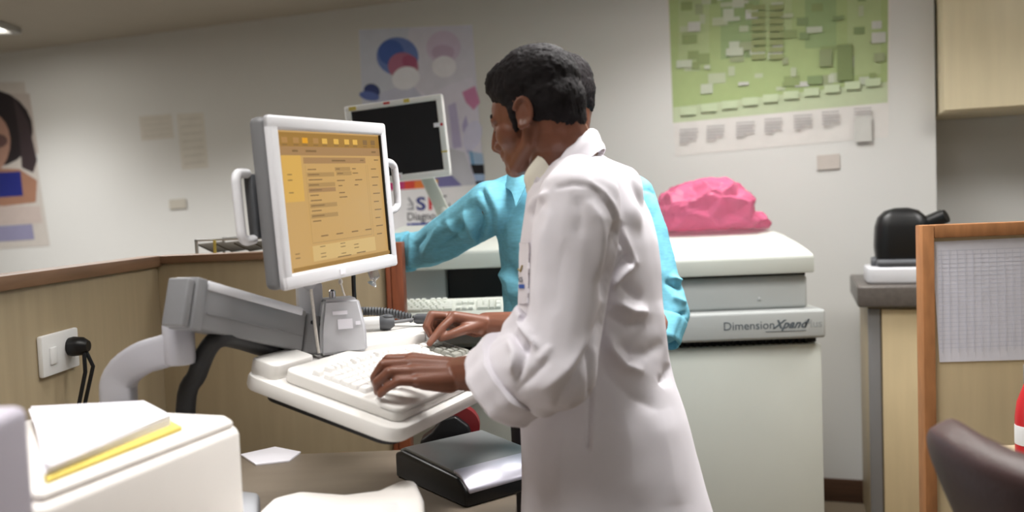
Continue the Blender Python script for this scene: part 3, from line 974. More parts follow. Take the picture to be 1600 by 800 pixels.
# cables at the monitor neck
g = G(); g.tube(smooth_path([P(486, 452, 1.69), P(489, 478, 1.685), P(493, 515, 1.68), P(498, 552, 1.68)], 5), 0.0032, 8); g.bm.transform(AI); o = obj('cable', g, M['rope'], t); o['label'] = 'white cable'
g = G(); g.tube(smooth_path([P(532, 438, 1.86), P(535, 452, 1.87), P(540, 466, 1.88), P(544, 478, 1.88)], 5), 0.0022, 8); g.ell(P(532, 440, 1.86), (.005, .005, .007)); g.bm.transform(AI); o = obj('cable', g, M['rope'], t); o['label'] = 'short frayed white cord'
g = G(); g.tube(smooth_path([P(552, 425, 1.95), P(553, 455, 1.95), P(556, 490, 1.95), P(564, 530, 1.93)], 5), 0.005, 8); g.bm.transform(AI); o = obj('cable', g, M['black'], t); o['label'] = 'black cable'

# keyboard on the tray
t = thing('computer_keyboard', 'white keyboard on the swing arm tray under the hands', 'keyboard', mx=KM)
g = G(); g.prism(rrect(-0.008, -0.245, 0.462, 0.004, 0.02), -0.0235, -0.0005, None, 0.004, seg=3)
g.prism(rrect(-0.008, -0.245, 0.462, -0.185, 0.02), -0.012, 0.003, None, 0.004, seg=3)
obj('casing', g, M['kbd'], t)
add_keys(t, M['key'], M['keygrey'], 0.012, -0.052, 0.0187, lambda b, r: (b == 2 and r >= 2) or (b == 1 and r == 5))

# handheld scanner and coiled cord
t = thing('barcode_scanner', 'white handheld barcode scanner with grey end lying behind the keyboard', 'scanner', P(585, 518, 1.97))
sl = t.location
def S(px, py, d, up=0): return P(px, py, d) - sl + V((0, 0, up))
zs = SZ + 0.018
def SZp(px, d): 
    p = P(px, 515, d); return V((p.x, p.y, zs)) - sl
g = G(); g.tube([SZp(548, 1.955), SZp(556, 1.96), SZp(578, 1.965), SZp(596, 1.97)], [.013, .0155, .016, .0155], 18); obj('body', g, M['white'], t)
g = G(); g.tube([SZp(594, 1.97), SZp(600, 1.971), SZp(610, 1.973), SZp(617, 1.974)], [.0162, .0175, .0165, .009], 18)
g.ell(SZp(606, 1.97) + V((0, 0, .014)), (.014, .011, .006)); o = obj('grip_end', g, M['darkgrey'], t); o['label'] = 'dark grey grip end'
g = G(); c0, c1 = SZp(566, 2.07) + V((0, 0, .018)), SZp(645, 2.03) + V((0, 0, 0.0))
pts = []
turns = 17
axd = (c1 - c0); ax = axd.normalized(); a1 = ax.orthogonal().normalized(); a2 = ax.cross(a1)
for k in range(turns * 10 + 1):
    u = k / (turns * 10); an = 2 * math.pi * k / 10
    pts.append(c0 + axd * u + V((0, 0, .006 * math.sin(u * math.pi))) + (a1 * math.cos(an) + a2 * math.sin(an)) * .0085)
g.tube(pts, 0.0028, 6); o = obj('coiled_cord', g, M['darkgrey'], t)
g = G(); g.tube([SZp(648, 2.02), SZp(653, 2.02), SZp(676, 2.01), SZp(681, 2.01)], [.009, .0125, .0125, .009], 16); obj('plug', g, M['darkgrey'], t)
g = G(); g.tube([SZp(616, 1.974), SZp(632, 1.99), SZp(649, 2.02)], [.004, .0045, .003], 8); obj('cord', g, M['armgrey'], t)

# clear suction hook hanging under the monitor
so = MON @ V((0.125, 0.03, -hM / 2 - 0.004))
t = thing('suction_hook', 'small clear suction hook hanging under the lit monitor', 'hook', so)
g = G(); g.lathe([(.011, 0), (.009, .004), (.004, .008), (.003, .016), (.005, .020)], 18, Matrix.Translation((0.004, 0, -.028)) @ Matrix.Rotation(0.6, 4, 'Y')); obj('cup', g, M['clear'], t)
g = G(); g.b2((-.004, -.001, -.018), (.018, .001, 0.0), .001); g.bm.transform(Matrix.Rotation(-0.3, 4, 'Y')); obj('tab', g, M['clear'], t)

# ----------------------------------------------------------------- desk
DZ = 0.70
t = thing('office_desk', 'grey brown desk top inside the cubicle below the keyboard tray', 'desk', (-0.51, 1.35, 0))
g = G(); g.b2((-0.48, -0.9, DZ - 0.028), (0.50, 0.81, DZ), 0.004); obj('desktop', g, M['desk'], t)
for y in (-0.88, 0.77):
    g = G(); g.b2((-0.46, y, 0), (0.40, y + .03, DZ - 0.028), 0.002); obj('side_panel', g, M['tan'], t)

# laser printer with papers
pr = V((0.327, 0.945, 0)).normalized(); pw = V((-0.945, 0.327, 0)).normalized()
po = V((-0.425, 1.285, DZ))
PM = frame(po, pr, pw, (0, 0, 1))     # x towards the back, y to the left
t = thing('laser_printer', 'off white laser printer on the desk with papers lying on it', 'printer', mx=PM)
PHt = 1.0 - DZ
g = G(); g.prism([(-.36, 0), (0.0, 0), (0.03, 0.035), (0.03, 0.36), (-.36, .36)], 0.0, PHt - .012, None, .012, seg=3); obj('body', g, M['printer'], t)
g = G(); g.prism([(-.35, 0.008), (-0.004, 0.008), (0.02, 0.04), (0.02, 0.35), (-.35, .35)], PHt - .014, PHt, None, .006, seg=3); obj('top_cover', g, M['printer'], t)
g = G(); g.box((0.0155, 0.017, PHt - .04), (.018, .002, .02), rotz(49), .001); o = obj('badge', g, mat('beige_badge', (214, 204, 176), .5), t)
g = G(); g.b2((-.34, -.014, .05), (-.1, .002, .10), .004); obj('paper_tray', g, M['mach2'], t)
# yellow folder and sheets
def on_top(px, py, z): return hit(px, py, V((0, 0, z)), V((0, 0, 1)))
f = [on_top(72, 757, 1.001), on_top(285, 672, 1.001), on_top(240, 648, 1.001), on_top(60, 655, 1.001)]
g = G(); g.loft([[p for p in f], [p + V((0, 0, .006)) for p in f]]); bmesh.ops.bevel(g.bm, geom=list(g.bm.edges), offset=0.001, segments=1, affect='EDGES')
tag(obj('card_folder', g, M['yellow'], smooth=False), 'yellow card folder under the white papers on the printer', 'folder')
rp = random.Random(5)
base = [on_top(64, 744, 1.008), on_top(266, 664, 1.008), on_top(228, 640, 1.008), on_top(54, 648, 1.008)]
cc = sum(base, V()) / 4
for k in range(5):
    r_ = Matrix.Rotation(math.radians(rp.uniform(-3, 3)), 3, 'Z')
    z0 = .0075 + .0032 * k
    n = 9
    rows_ = []
    for i in range(n):
        u = i / (n - 1)
        for_ = []
        for j in range(2):
            p = (base[0].lerp(base[1], u) if j == 0 else base[3].lerp(base[2], u))
            p = cc + r_ @ (p - cc)
            for_.append(V((p.x, p.y, 1.0 + z0)))
        rows_.append(for_)
    g = G(); g.loft([[a_[0], a_[1], a_[1] + V((0, 0, .0022)), a_[0] + V((0, 0, .0022))] for a_ in rows_])
    tag(obj('paper_sheaf', g, M['paper'], smooth=False), 'white paper sheaf in the pile on the yellow folder', 'paper', 'white papers piled on the printer')

# pale case at the bottom left corner
c0 = P(40, 640, 0.83)
t = thing('equipment_case', 'pale grey upright equipment case at the bottom left corner', 'case', (c0.x - 0.10, 0.77, DZ))
g = G(); g.b2((-.10, -.08, 0.0), (.088, .09, c0.z - DZ), .012, 3); obj('body', g, M['lilac'], t)
g = G(); g.b2((-.085, -.082, .03), (.07, -.079, c0.z - DZ - .04), .001); obj('front_panel', g, M['scrgrey'], t)

# white moulded tray + grey paper cassette in the foreground
def DP(px, py, z): return hit(px, py, V((0, 0, z)), V((0, 0, 1)))
g = G()
pts = [(400, 800), (425, 776), (470, 765), (540, 770), (590, 764), (625, 748), (650, 748), (662, 775), (668, 860), (400, 880)]
q = [DP(x, y, 0.83) for x, y in pts]
t = thing('desk_scanner', 'white moulded desk scanner at the bottom edge, with a wavy back edge', 'scanner', (-0.27, 1.40, DZ))
g.prism([(p.x + .27, p.y - 1.40) for p in q], 0.0, 0.13, None, .012, seg=3); obj('body', g, M['printer'], t)
q = [DP(x, y, 0.832) for x, y in ((440, 850), (455, 790), (620, 785), (640, 850))]
g = G(); g.prism([(p.x + .27, p.y - 1.40) for p in q], 0.1295, 0.133, None, .001); obj('lid', g, M['white'], t)
q = [DP(x, y, 0.82) for x, y in ((368, 850), (362, 774), (370, 764), (406, 768), (394, 850))]
g = G(); g.prism([(p.x, p.y) for p in q], DZ + .0005, 0.82, None, .01, seg=3)
tag(obj('paper_cassette', g, M['scrgrey']), 'light grey plastic paper cassette beside the printer', 'tray')
# loose papers
q = [DP(x, y, DZ) for x, y in ((376, 712), (430, 700), (470, 708), (452, 722), (400, 728))]
g = G(); g.prism([(p.x, p.y) for p in q], DZ + .0004, DZ + .004)
tag(obj('paper_slip', g, M['paper'], smooth=False), 'crumpled white paper slip on the desk behind the printer', 'paper')

# grey device (small label printer) next to the coat
c = [DP(x, y, 0.86) for x, y in ((648, 700), (735, 682), (812, 690), (762, 745))]
o_ = V((-0.105, 1.885, DZ))
DM = frame(o_, V((0.80, 0.60, 0)), V((-0.60, 0.80, 0)), (0, 0, 1))
t = thing('label_printer', 'grey and black label printer on the desk next to the white coat', 'printer', mx=DM)
mx2 = Matrix(((0, 0, 1, 0), (1, 0, 0, 0), (0, 1, 0, 0), (0, 0, 0, 1)))
g = G(); g.prism([(-.14, 0), (-.14, .033), (-.11, .056), (.12, .066), (.15, .056), (.15, 0)], -.115, .115, mx2, .006, seg=3); obj('body', g, M['black'], t)
g = G(); g.prism([(-.11, .055), (-.10, .064), (.115, .074), (.14, .064), (.135, .056), (.11, .065)], -.108, .108, mx2, .003, seg=2); cov = obj('cover', g, M['devgrey'], t)
g = G(); g.prism([(-.143, .028), (-.143, .036), (-.108, .063), (-.085, .067), (-.085, .058), (-.108, .053)], -.108, .108, mx2, .003); o = obj('front_lip', g, M['silver'], t); o['label'] = 'shiny silver front lip'
# black and red tape dispenser
o_ = P(708, 690, 2.16)
t = thing('tape_dispenser', 'black tape dispenser with a red roll at the back of the desk', 'tape dispenser', (-0.175, 2.115, DZ))
g = G(); g.prism([(-.075, 0), (.06, 0), (.06, .04), (.052, .072), (.02, .098), (-.014, .092), (-.04, .06), (-.07, .04)], -.03, .03, Matrix(((1, 0, 0, 0), (0, 0, 1, 0), (0, 1, 0, 0), (0, 0, 0, 1))), .006, seg=3); obj('body', g, M['black'], t)
g = G(); g.lathe([(.02, -.018), (.052, -.018), (.052, .018), (.02, .018)], 28, Matrix.Translation((.026, .006, .066)) @ Matrix.Rotation(math.pi / 2, 4, 'X')); o = obj('tape_roll', g, M['darkred'], t); o['label'] = 'dark red tape roll'

# --------------------------------------------------------- right hand side
# counter cabinet along the wall
o_ = V((P(1356, 480, 3.0).x, 3.0, 0))
CM = frame(o_, WD, WB, (0, 0, 1))
t = thing('base_cabinet', 'tan base cabinet with dark countertop by the right wall', 'cabinet', mx=CM)
cz = P(1380, 478, 3.0).z
g = G(); g.b2((0, 0.02, 0.06), (0.72, 0.47, cz), .003); obj('body', g, M['tan'], t)
for k in range(2):
    g = G(); g.b2((.045 + .336 * k, 0, .09), (.375 + .336 * k, .02, cz - .01), .003); d_ = obj('door', g, M['tan2'], t)
    g = G(); g.tube([(.30 + .12 * k, 0, cz - .14), (.30 + .12 * k, -.025, cz - .13), (.30 + .12 * k, -.025, cz - .05), (.30 + .12 * k, 0, cz - .04)], .005, 8); obj('handle', g, M['chrome'], d_)
g = G(); g.b2((.0, 0.004, .09), (.04, .02, cz - .01), .002); o = obj('corner_strip', g, M['armgrey'], t); o['label'] = 'grey corner strip'
g = G(); g.b2((-.035, -.03, cz), (.75, .485, cz + .075), .008, 3); obj('countertop', g, M['counter'], t)
g = G(); g.b2((.02, .05, 0), (.70, .45, .06)); obj('plinth', g, M['skirt'], t)
# binocular microscope under a black hood
mo = CM @ V((.125, .12, cz + .0755))
t = thing('microscope', 'black bench microscope with rounded head on a pale base, on the dark countertop', 'microscope', mx=frame(mo, WD, WB, (0, 0, 1)))
g = G(); g.prism(rrect(-.125, -.09, .12, .10, .03), 0.0, .06, None, .010, seg=3); obj('base', g, M['armlight'], t)
g = G(); g.b2((-.09, -.085, .061), (.09, .085, .086), .012, 3); obj('stage', g, M['darkgrey'], t)
g = G(); g.loft([[V((x * sx, y * sy + oy, z)) for x, y in rrect(-.092, -.08, .092, .08, .045)] for sx, sy, oy, z in ((.95, .8, .01, .083), (1.0, .9, .01, .13), (.96, .9, .01, .20), (.85, .8, .01, .235), (.6, .6, .01, .258), (.25, .3, .01, .268))])
obj('head', g, M['black'], t)
g = G(); g.tube([(.06, .0, .20), (.10, -.02, .215), (.14, -.04, .235)], [.026, .026, .024], 16); g.tube([(.06, .05, .20), (.10, .03, .215), (.14, .02, .235)], [.026, .026, .024], 16); obj('eyepiece', g, M['black'], t)
g = G(); g.lathe([(.022, -.012), (.024, 0), (.022, .012)], 20, Matrix.Translation((-.092, .0, .07)) @ Matrix.Rotation(math.pi / 2, 4, 'Y')); obj('focus_knob', g, M['darkgrey'], t)

# wall cabinet
o_ = cB + WN * 0.12 + WD * 0.012
WM = frame(o_, WD, WB, (0, 0, 1))
zc0, zc1 = P(1482, 174, o_.y).z, 2.30
t = thing('wall_cabinet', 'cream wall cabinet hanging at the upper right corner', 'cabinet', mx=WM)
g = G(); g.b2((0.0, .018, zc0), (1.2, .415, zc1), .002); obj('body', g, M['cab'], t)
for k in range(3):
    g = G(); g.b2((.003 + .399 * k, 0, zc0 + .004), (.397 + .399 * k, .018, zc1 - .002), .003); obj('door', g, M['cab'], t)

# notice board screen
nx = P(1436, 400, 2.26).x
t = thing('notice_screen', 'tan notice screen in an oak frame at the right edge', 'screen', (nx, 2.26, 0))
nz = P(1436, 352, 2.26).z
g = G()
g.b2((0, -.02, 0), (.032, .02, nz), .003); g.b2((.033, -.0195, nz - .035), (1.25, .0195, nz), .003); g.b2((1.25, -.02, 0), (1.282, .02, nz), .003); g.b2((.033, -.0195, .05), (1.25, .0195, .09), .003)
obj('frame', g, M['oak'], t)
g = G(); g.b2((.03, -.008, .085), (1.252, .008, nz - .033)); obj('panel', g, M['tan2'], t)
a = Art(V((0, 2.2515, 0)), V((0, -1, 0)), V((1, 0, 0)))
a.sheet([(1456, 378), (1672, 368), (1678, 560), (1468, 566)], (222, 222, 232))
for k in range(24):
    y = 392 + k * 6.6
    a.poly([(1466 + k * .1, y), (1660, y - 7.4), (1660, y - 6.6), (1466 + k * .1, y + .8)], (196, 198, 212))
for k in range(16):
    x = 1470 + k * 12.4
    a.poly([(x, 390), (x + .9, 390), (x + 3.5, 552 - k * .5), (x + 2.6, 552 - k * .5)], (200, 202, 214))
a.done('rota_sheet', 'white sheet ruled as a table pinned on the oak framed screen', 'notice')

# brown leather chair
t = thing('office_chair', 'dark brown leather office chair at the bottom right', 'chair', (0.92, 1.02, 0))
def slab_soft(g, c, size, R, p=4.4, n=24):
    t_ = bmesh.new(); bmesh.ops.create_uvsphere(t_, u_segments=36, v_segments=24, radius=1)
    for v in t_.verts:
        q_ = v.co
        v.co = V([math.copysign(abs(x) ** (2 / p), x) for x in q_])
        v.co = V((v.co.x * size[0] / 2, v.co.y * size[1] / 2, v.co.z * size[2] / 2))
        v.co.x += 0.9 * (v.co.y ** 2) * 1.0
    t_.transform(Matrix.Translation(c) @ R.to_4x4())
    me = bpy.data.meshes.new('t'); t_.to_mesh(me); t_.free(); g.bm.from_mesh(me); bpy.data.meshes.remove(me)
top = P(1466, 655, 1.24)
g = G(); slab_soft(g, (-0.20, .02, top.z - 0.275), (.085, .52, .62), Matrix.Rotation(math.radians(-25), 3, 'Y') @ rotz(4)); obj('backrest', g, M['leather'], t)
g = G(); slab_soft(g, (0.02, 0, .45), (.50, .50, .11), Matrix.Identity(3)); obj('seat', g, M['leather'], t)
for sy in (-1, 1):
    g = G(); g.tube(smooth_path([(-.16, .25 * sy, .44), (-.17, .30 * sy, .56), (-.10, .30 * sy, .64), (.10, .30 * sy, .64), (.17, .29 * sy, .58), (.15, .25 * sy, .44)], 4), .017, 10); obj('armrest', g, M['black'], t)
g = G(); g.tube([(0, 0, .08), (0, 0, .40)], .025, 14); obj('gas_post', g, M['chrome'], t)
for k in range(5):
    a_ = 2 * math.pi * k / 5 + .3
    g = G(); g.tube([(0.02 * math.cos(a_), .02 * math.sin(a_), .10), (.29 * math.cos(a_), .29 * math.sin(a_), .075)], [.024, .015], 10); lg = obj('leg', g, M['black'], t)
    g = G(); g.lathe([(.028, -.018), (.03, 0), (.028, .018)], 16, Matrix.Translation((.29 * math.cos(a_), .29 * math.sin(a_), .0305)) @ Matrix.Rotation(a_, 4, 'Z') @ Matrix.Rotation(math.pi / 2, 4, 'X')); obj('caster', g, M['rubber'], lg)

# red bottle on a side desk
ro = P(1600, 650, 1.85)
t = thing('side_desk', 'tan side desk in front of the oak framed screen', 'desk', (1.55, 1.85, 0))
g = G(); g.b2((-.485, -.09, .69), (.6, .10, .715), .003); obj('desktop', g, M['tan'], t)
for x in (-.48, .56):
    g = G(); g.b2((x, -.08, 0), (x + .025, .09, .69), .002); obj('side_panel', g, M['tan'], t)
t = thing('spray_bottle', 'red bottle with grey cap at the right edge, on the side desk', 'bottle', (ro.x + .014, 1.85, .7155))
zz = P(1596, 600, 1.85).z - .7155
g = G(); g.lathe([(.026, 0), (.030, .004), (.030, zz * .55), (.026, zz * .75), (.013, zz * .98), (.012, zz)], 24); obj('body', g, M['red'], t)
g = G(); g.lathe([(.0304, zz * .18), (.0308, zz * .2), (.0308, zz * .42), (.0304, zz * .44)], 24); obj('label_band', g, M['white'], t)
g = G(); g.lathe([(.013, zz), (.013, zz + .04), (.009, zz + .045)], 18); obj('cap', g, M['armgrey'], t)
# ------------------------------------------------------------------ people


def remesh(g, voxel, it=4, fac=0.5):
    me = bpy.data.meshes.new('t')
    g.bm.to_mesh(me); g.bm.free()
    o = bpy.data.objects.new('t', me); COL.objects.link(o)
    md = o.modifiers.new('r', 'REMESH'); md.mode = 'VOXEL'; md.voxel_size = voxel; md.adaptivity = 0
    if it:
        ms = o.modifiers.new('s', 'SMOOTH'); ms.factor = fac; ms.iterations = it
    dg = bpy.context.evaluated_depsgraph_get()
    out = bpy.data.meshes.new_from_object(o.evaluated_get(dg))
    bpy.data.objects.remove(o); bpy.data.meshes.remove(me)
    return out


def get_np(me):
    n = len(me.vertices)
    co = np.empty(n * 3, dtype=np.float64)
    me.vertices.foreach_get('co', co)
    nr = np.empty(n * 3, dtype=np.float64)
    me.vertex_normals.foreach_get('vector', nr)
    return co.reshape(-1, 3), nr.reshape(-1, 3)


def set_np(me, co):
    me.vertices.foreach_set('co', co.reshape(-1)); me.update()


def relax(me, it=2, fac=0.5):
    o = bpy.data.objects.new('t', me); COL.objects.link(o)
    ms = o.modifiers.new('s', 'SMOOTH'); ms.factor = fac; ms.iterations = it
    dg = bpy.context.evaluated_depsgraph_get()
    out = bpy.data.meshes.new_from_object(o.evaluated_get(dg))
    bpy.data.objects.remove(o); bpy.data.meshes.remove(me)
    return out


def seg_dist(p, poly):
    """distance of 2d points to a polyline and the parameter along it"""
    best = np.full(len(p), 1e9); par = np.zeros(len(p))
    L = [0]
    for a, b in zip(poly, poly[1:]): L.append(L[-1] + math.dist(a, b))
    for i, (a, b) in enumerate(zip(poly, poly[1:])):
        a = np.array(a, float); b = np.array(b, float); d = b - a
        t = np.clip(((p - a) @ d) / (d @ d), 0, 1)
        dist = np.linalg.norm(p - (a + t[:, None] * d), axis=1)
        m_ = dist < best
        best[m_] = dist[m_]
        par[m_] = (L[i] + t[m_] * (L[i + 1] - L[i])) / L[-1]
    return best, par


def folds(me, fl, dmin=None, dmax=None):
    """cloth folds: (polyline where the photograph shows it, height in m, half width in px)"""
    co, nr = get_np(me)
    px = proj_np(co)
    view = np.array(CAM) - co
    view /= np.linalg.norm(view, axis=1)[:, None]
    facing = np.clip(((nr * view).sum(1) - 0.02) / 0.25, 0, 1)
    if dmin is not None: facing = facing * (co[:, 1] > dmin)
    if dmax is not None: facing = facing * (co[:, 1] < dmax)
    dsp = np.zeros(len(co))
    for f in fl:
        poly, amp, wd = f[:3]
        dist, par = seg_dist(px, poly)
        taper = np.clip(np.minimum(par, 1 - par) / 0.22, 0, 1) ** 0.7 if len(f) < 4 else 1.0
        dsp += amp * np.exp(-(dist / wd) ** 1.3) * (0.15 + 0.85 * taper)
    co = co + nr * (dsp * facing)[:, None]
    set_np(me, co)


def noise_disp(me, amp, scale, stretch=(1, 1, 1), seed=0):
    co, nr = get_np(me)
    d = np.array([noise.noise(V((x * scale * stretch[0] + seed, y * scale * stretch[1], z * scale * stretch[2]))) for x, y, z in co])
    set_np(me, co + nr * (amp * d)[:, None])


def put(name, me, mats, root, angle=180):
    co, _ = get_np(me)
    set_np(me, co - np.array(root.location))
    return link(name, me, mats, root, True, angle)


def putg(name, g, mats, root, angle=50):
    g.bm.transform(Matrix.Translation(-root.location))
    return obj(name, g, mats, root, True, angle)


def se(x, p): return math.copysign(abs(x) ** p, x)


def hring(c, f, l, a, b, n=40, p=0.85):
    return [c + f * (a * se(math.cos(2 * math.pi * k / n), p)) + l * (b * se(math.sin(2 * math.pi * k / n), p)) for k in range(n)]


FZ = 0.84      # height of the lower face


def head_pieces(g, HM, neck_to, sub=None):
    """one head with face, ears and neck: local x forward, y to its left, z up"""
    T = lambda p: HM @ V((p[0], p[1], p[2] if p[2] > 0 else p[2] * FZ))
    R3 = HM.to_3x3(); hs = R3.col[0].length
    e = lambda c, r, R=None: g.ell(T(c), r, R3 @ (R if R is not None else Matrix.Identity(3)))
    cp = lambda a, b, r0, r1: g.cap(T(a), T(b), r0 * hs, r1 * hs)
    e((-.010, 0, .030), (.096, .075, .082))
    e((.030, 0, .030), (.060, .064, .058))
    e((.032, 0, -.030), (.058, .057, .072))
    for s in (-1, 1):
        cp((-.012, .055 * s, -.030), (.000, .052 * s, -.062), .020, .020)
        cp((.000, .052 * s, -.062), (.062, .020 * s, -.098), .020, .019)
        e((.046, .036 * s, -.022), (.036, .028, .034))
        cp((.072, .044 * s, .020), (.088, .012 * s, .019), .009, .010)        # brow
        e((.070, .031 * s, .0), (.0145, .0150, .0125))                      # eyeball under the lid
        e((.094, .013 * s, -.034), (.0115, .0085, .0085))                     # nostril wing
        # ear
        Re = Matrix.Rotation(math.radians(20 * s), 3, 'Z') @ Matrix.Rotation(math.radians(-12), 3, 'Y')
        ec = V((-.012, .081 * s, -.002))
        e(ec, (.016, .005, .028), Re)
        hel = []
        for k in range(13):
            a_ = math.radians(-110 + 25 * k)
            # from the front root over the top to the lobe
            hel.append(ec + Re @ V((-.018 * math.sin(a_) * -1 if False else .018 * math.cos(math.radians(20 + 22 * k)), .006 * s, .031 * math.sin(math.radians(20 + 22 * k)) + (0.002))))
        for p0, p1 in zip(hel, hel[1:]): cp(p0, p1, .0046, .0046)
        e(ec + Re @ V((.004, .004 * s, -.026)), (.008, .005, .010), Re)
    cp((.090, 0, .016), (.104, 0, -.012), .0085, .0095)                        # nose bridge
    cp((.104, 0, -.012), (.108, 0, -.030), .0095, .0110)
    cp((.086, 0, -.032), (.104, 0, -.035), .012, .0105)
    e((.080, 0, -.058), (.020, .028, .018))
    cp((.086, -.017, -.0555), (.097, 0, -.0530), .0060, .0068); cp((.086, .017, -.0555), (.097, 0, -.0530), .0060, .0068)
    cp((.084, -.015, -.0665), (.0945, 0, -.0665), .0062, .0078); cp((.084, .015, -.0665), (.0945, 0, -.0665), .0062, .0078)
    e((.078, 0, -.099), (.020, .024, .019))
    e((.055, 0, -.075), (.040, .040, .036))
    T = lambda p: HM @ V(p)
    n0 = T((-.034, 0, -.030)); n1 = T((-.018, 0, -.080))
    g.cap(n0, neck_to, .056, .058)
    g.cap((n0 + n1) / 2, neck_to + (n1 - n0) * .15, .054, .058)
    g.cap(n1, neck_to + (n1 - n0) * .3, .048, .056)


def hair_piece(HM, top=0.012, seed=0, back=True):
    g = G()
    T = lambda p: HM @ V(p); R3 = HM.to_3x3(); hs = R3.col[0].length
    e = lambda c, r: g.ell(T(c), r, R3, sub=4)
    e((-.018, 0, .046 + top), (.098, .083, .080))
    e((-.038, 0, .022), (.077, .0800, .078))
    e((.024, 0, .072 + top), (.062, .062, .042))
    e((.058, 0, .086), (.028, .052, .024))
    e((-.066, 0, -.014), (.038, .060, .048))
    for s in (-1, 1):
        e((.012, .064 * s, .056), (.028, .012, .034))
        g.cap(T((.016, .0655 * s, .020)), T((.020, .0640 * s, -.022)), .012 * hs, .006 * hs)
    me = remesh(g, .0035, 9)
    co, nr = get_np(me)
    inv = np.array(HM.inverted())
    lc = co @ inv[:3, :3].T + inv[:3, 3]
    d = np.array([noise.noise(V((x * 40 + seed, y * 60, z * 40))) * .0022 + noise.noise(V((x * 130, y * 420 + seed, z * 130))) * .0026 for x, y, z in lc])
    set_np(me, co + nr * d[:, None])
    return me


def hand_pieces(g, W, f, up, t, curl, splay=(9, 2, -5, -12), thumb=None, size=1.0):
    """W wrist, f forward, up back of the hand, t towards the thumb; curl = flexion per finger (3 joints each)"""
    f = f.normalized(); t = (t - f * t.dot(f)).normalized(); up = (up - f * up.dot(f) - t * up.dot(t)).normalized()
    s = size
    at = lambda a, b, c: W + (f * a + t * b + up * c) * s
    mcp = [(.088, .028, .000), (.092, .008, .004), (.086, -.0125, .002), (.077, -.031, -.003)]
    root = [(.010, .017, 0), (.010, .007, .002), (.010, -.006, .001), (.010, -.017, -.002)]
    for (a, b) in zip(root, mcp):
        g.cap(at(*a), at(*b), .0175 * s, .0128 * s)
    g.cap(at(.035, .012, -.006), at(.070, .004, -.007), .016 * s, .013 * s)
    g.cap(at(.018, -.018, -.010), at(.065, -.028, -.008), .0185 * s, .0125 * s)
    g.cap(at(.018, .014, -.012), at(.050, .012, -.012), .0185 * s, .013 * s)
    ln = [(.043, .026, .021), (.047, .030, .022), (.043, .028, .022), (.034, .021, .019)]
    rd = [(.0106, .0096, .0086, .0072), (.0108, .0098, .0087, .0073), (.0104, .0094, .0084, .0070), (.0092, .0083, .0075, .0063)]
    tips = []
    for i in range(4):
        p = at(*mcp[i]); ang = 0
        sp = math.radians(splay[i])
        base = f * math.cos(sp) + t * math.sin(sp)
        for j in range(3):
            ang += math.radians(curl[i][j])
            d = base * math.cos(ang) - up * math.sin(ang)
            q = p + d * ln[i][j] * s
            g.cap(p, q, rd[i][j] * s, rd[i][j + 1] * s)
            p = q
        tips.append(p)
    th = thumb or [(.7, .65, -.30), (.86, .30, -.40), (.92, .05, -.40)]
    p = at(.022, .020, -.006)
    rr = (.0150, .0125, .0105, .0085)
    for j, l_ in enumerate((.045, .033, .027)):
        d = (f * th[j][0] + t * th[j][1] + up * th[j][2]).normalized()
        q = p + d * l_ * s
        g.cap(p, q, rr[j] * s, rr[j + 1] * s)
        if j == 0: g.cap(at(.055, .018, -.006), q, .012 * s, .010 * s)
        p = q
    tips.append(p)
    return tips


def limb(g, pts, rs):
    g.chain([V(p) for p in pts], rs)


M['skin'] = mat('brown_skin', (116, 73, 56), 0.42, var=0.10, vscale=9, bump=0.12, bscale=260, sss=0.06)
M['skin2'] = mat('face_skin', (112, 76, 60), 0.5, var=0.08, vscale=9, bump=0.10, bscale=260, sss=0.06)
M['lip'] = mat('lip_skin', (112, 62, 54), 0.45, var=0.06, sss=0.05)
M['hair'] = mat('black_hair', (26, 22, 24), 0.75, var=0.3, vscale=90, bump=0.5, bscale=300, stretch=(.5, 1, 0.5), spec=0.25)
M['coat'] = mat('white_cotton', (230, 226, 233), 0.85, var=0.012, vscale=30, bump=0.10, bscale=900, spec=0.2)
M['collar'] = mat('cream_cotton', (238, 234, 220), 0.85, var=0.02, bump=0.10, bscale=900, spec=0.2)
M['shirt'] = mat('turquoise_cotton', (120, 190, 212), 0.8, var=0.10, vscale=60, bump=0.2, bscale=700, spec=0.2, stretch=(1, 1, 3))
M['trouser'] = mat('dark_trousers', (50, 50, 58), 0.8, var=0.08)
M['shoe'] = mat('black_shoe_leather', (28, 25, 24), 0.35, var=0.1)
M['nail'] = mat('nail', (176, 128, 112), 0.3, var=0.04)
M['eye'] = mat('eye_dark', (30, 22, 20), 0.3, var=0.05)
M['stitch'] = mat('seam_thread', (214, 212, 216), 0.85, var=0.02)


def face_mats(me, HM):
    """lips, closed-lid line and brows by place on the continuous body mesh"""
    n = len(me.polygons)
    c = np.empty(n * 3); me.polygons.foreach_get('center', c); c = c.reshape(-1, 3)
    inv = np.array(HM.inverted())
    lc = c @ inv[:3, :3].T + inv[:3, 3]
    lc[:, 2] = np.where(lc[:, 2] < 0, lc[:, 2] / FZ, lc[:, 2])
    mi = np.zeros(n, dtype=np.int32)
    ay = np.abs(lc[:, 1])
    lips = (lc[:, 0] > .080) & (ay < .021) & (lc[:, 2] < -.0475) & (lc[:, 2] > -.0735)
    mi[lips] = 1
    lash = (lc[:, 0] > .060) & (np.abs(lc[:, 2] + .0055 + 6 * (ay - .031) ** 2) < .0018) & (ay > .018) & (ay < .046)
    mi[lash] = 2
    mouth = (lc[:, 0] > .078) & (ay < .021) & (np.abs(lc[:, 2] + .0598) < .0016)
    mi[mouth] = 2
    me.polygons.foreach_set('material_index', mi)


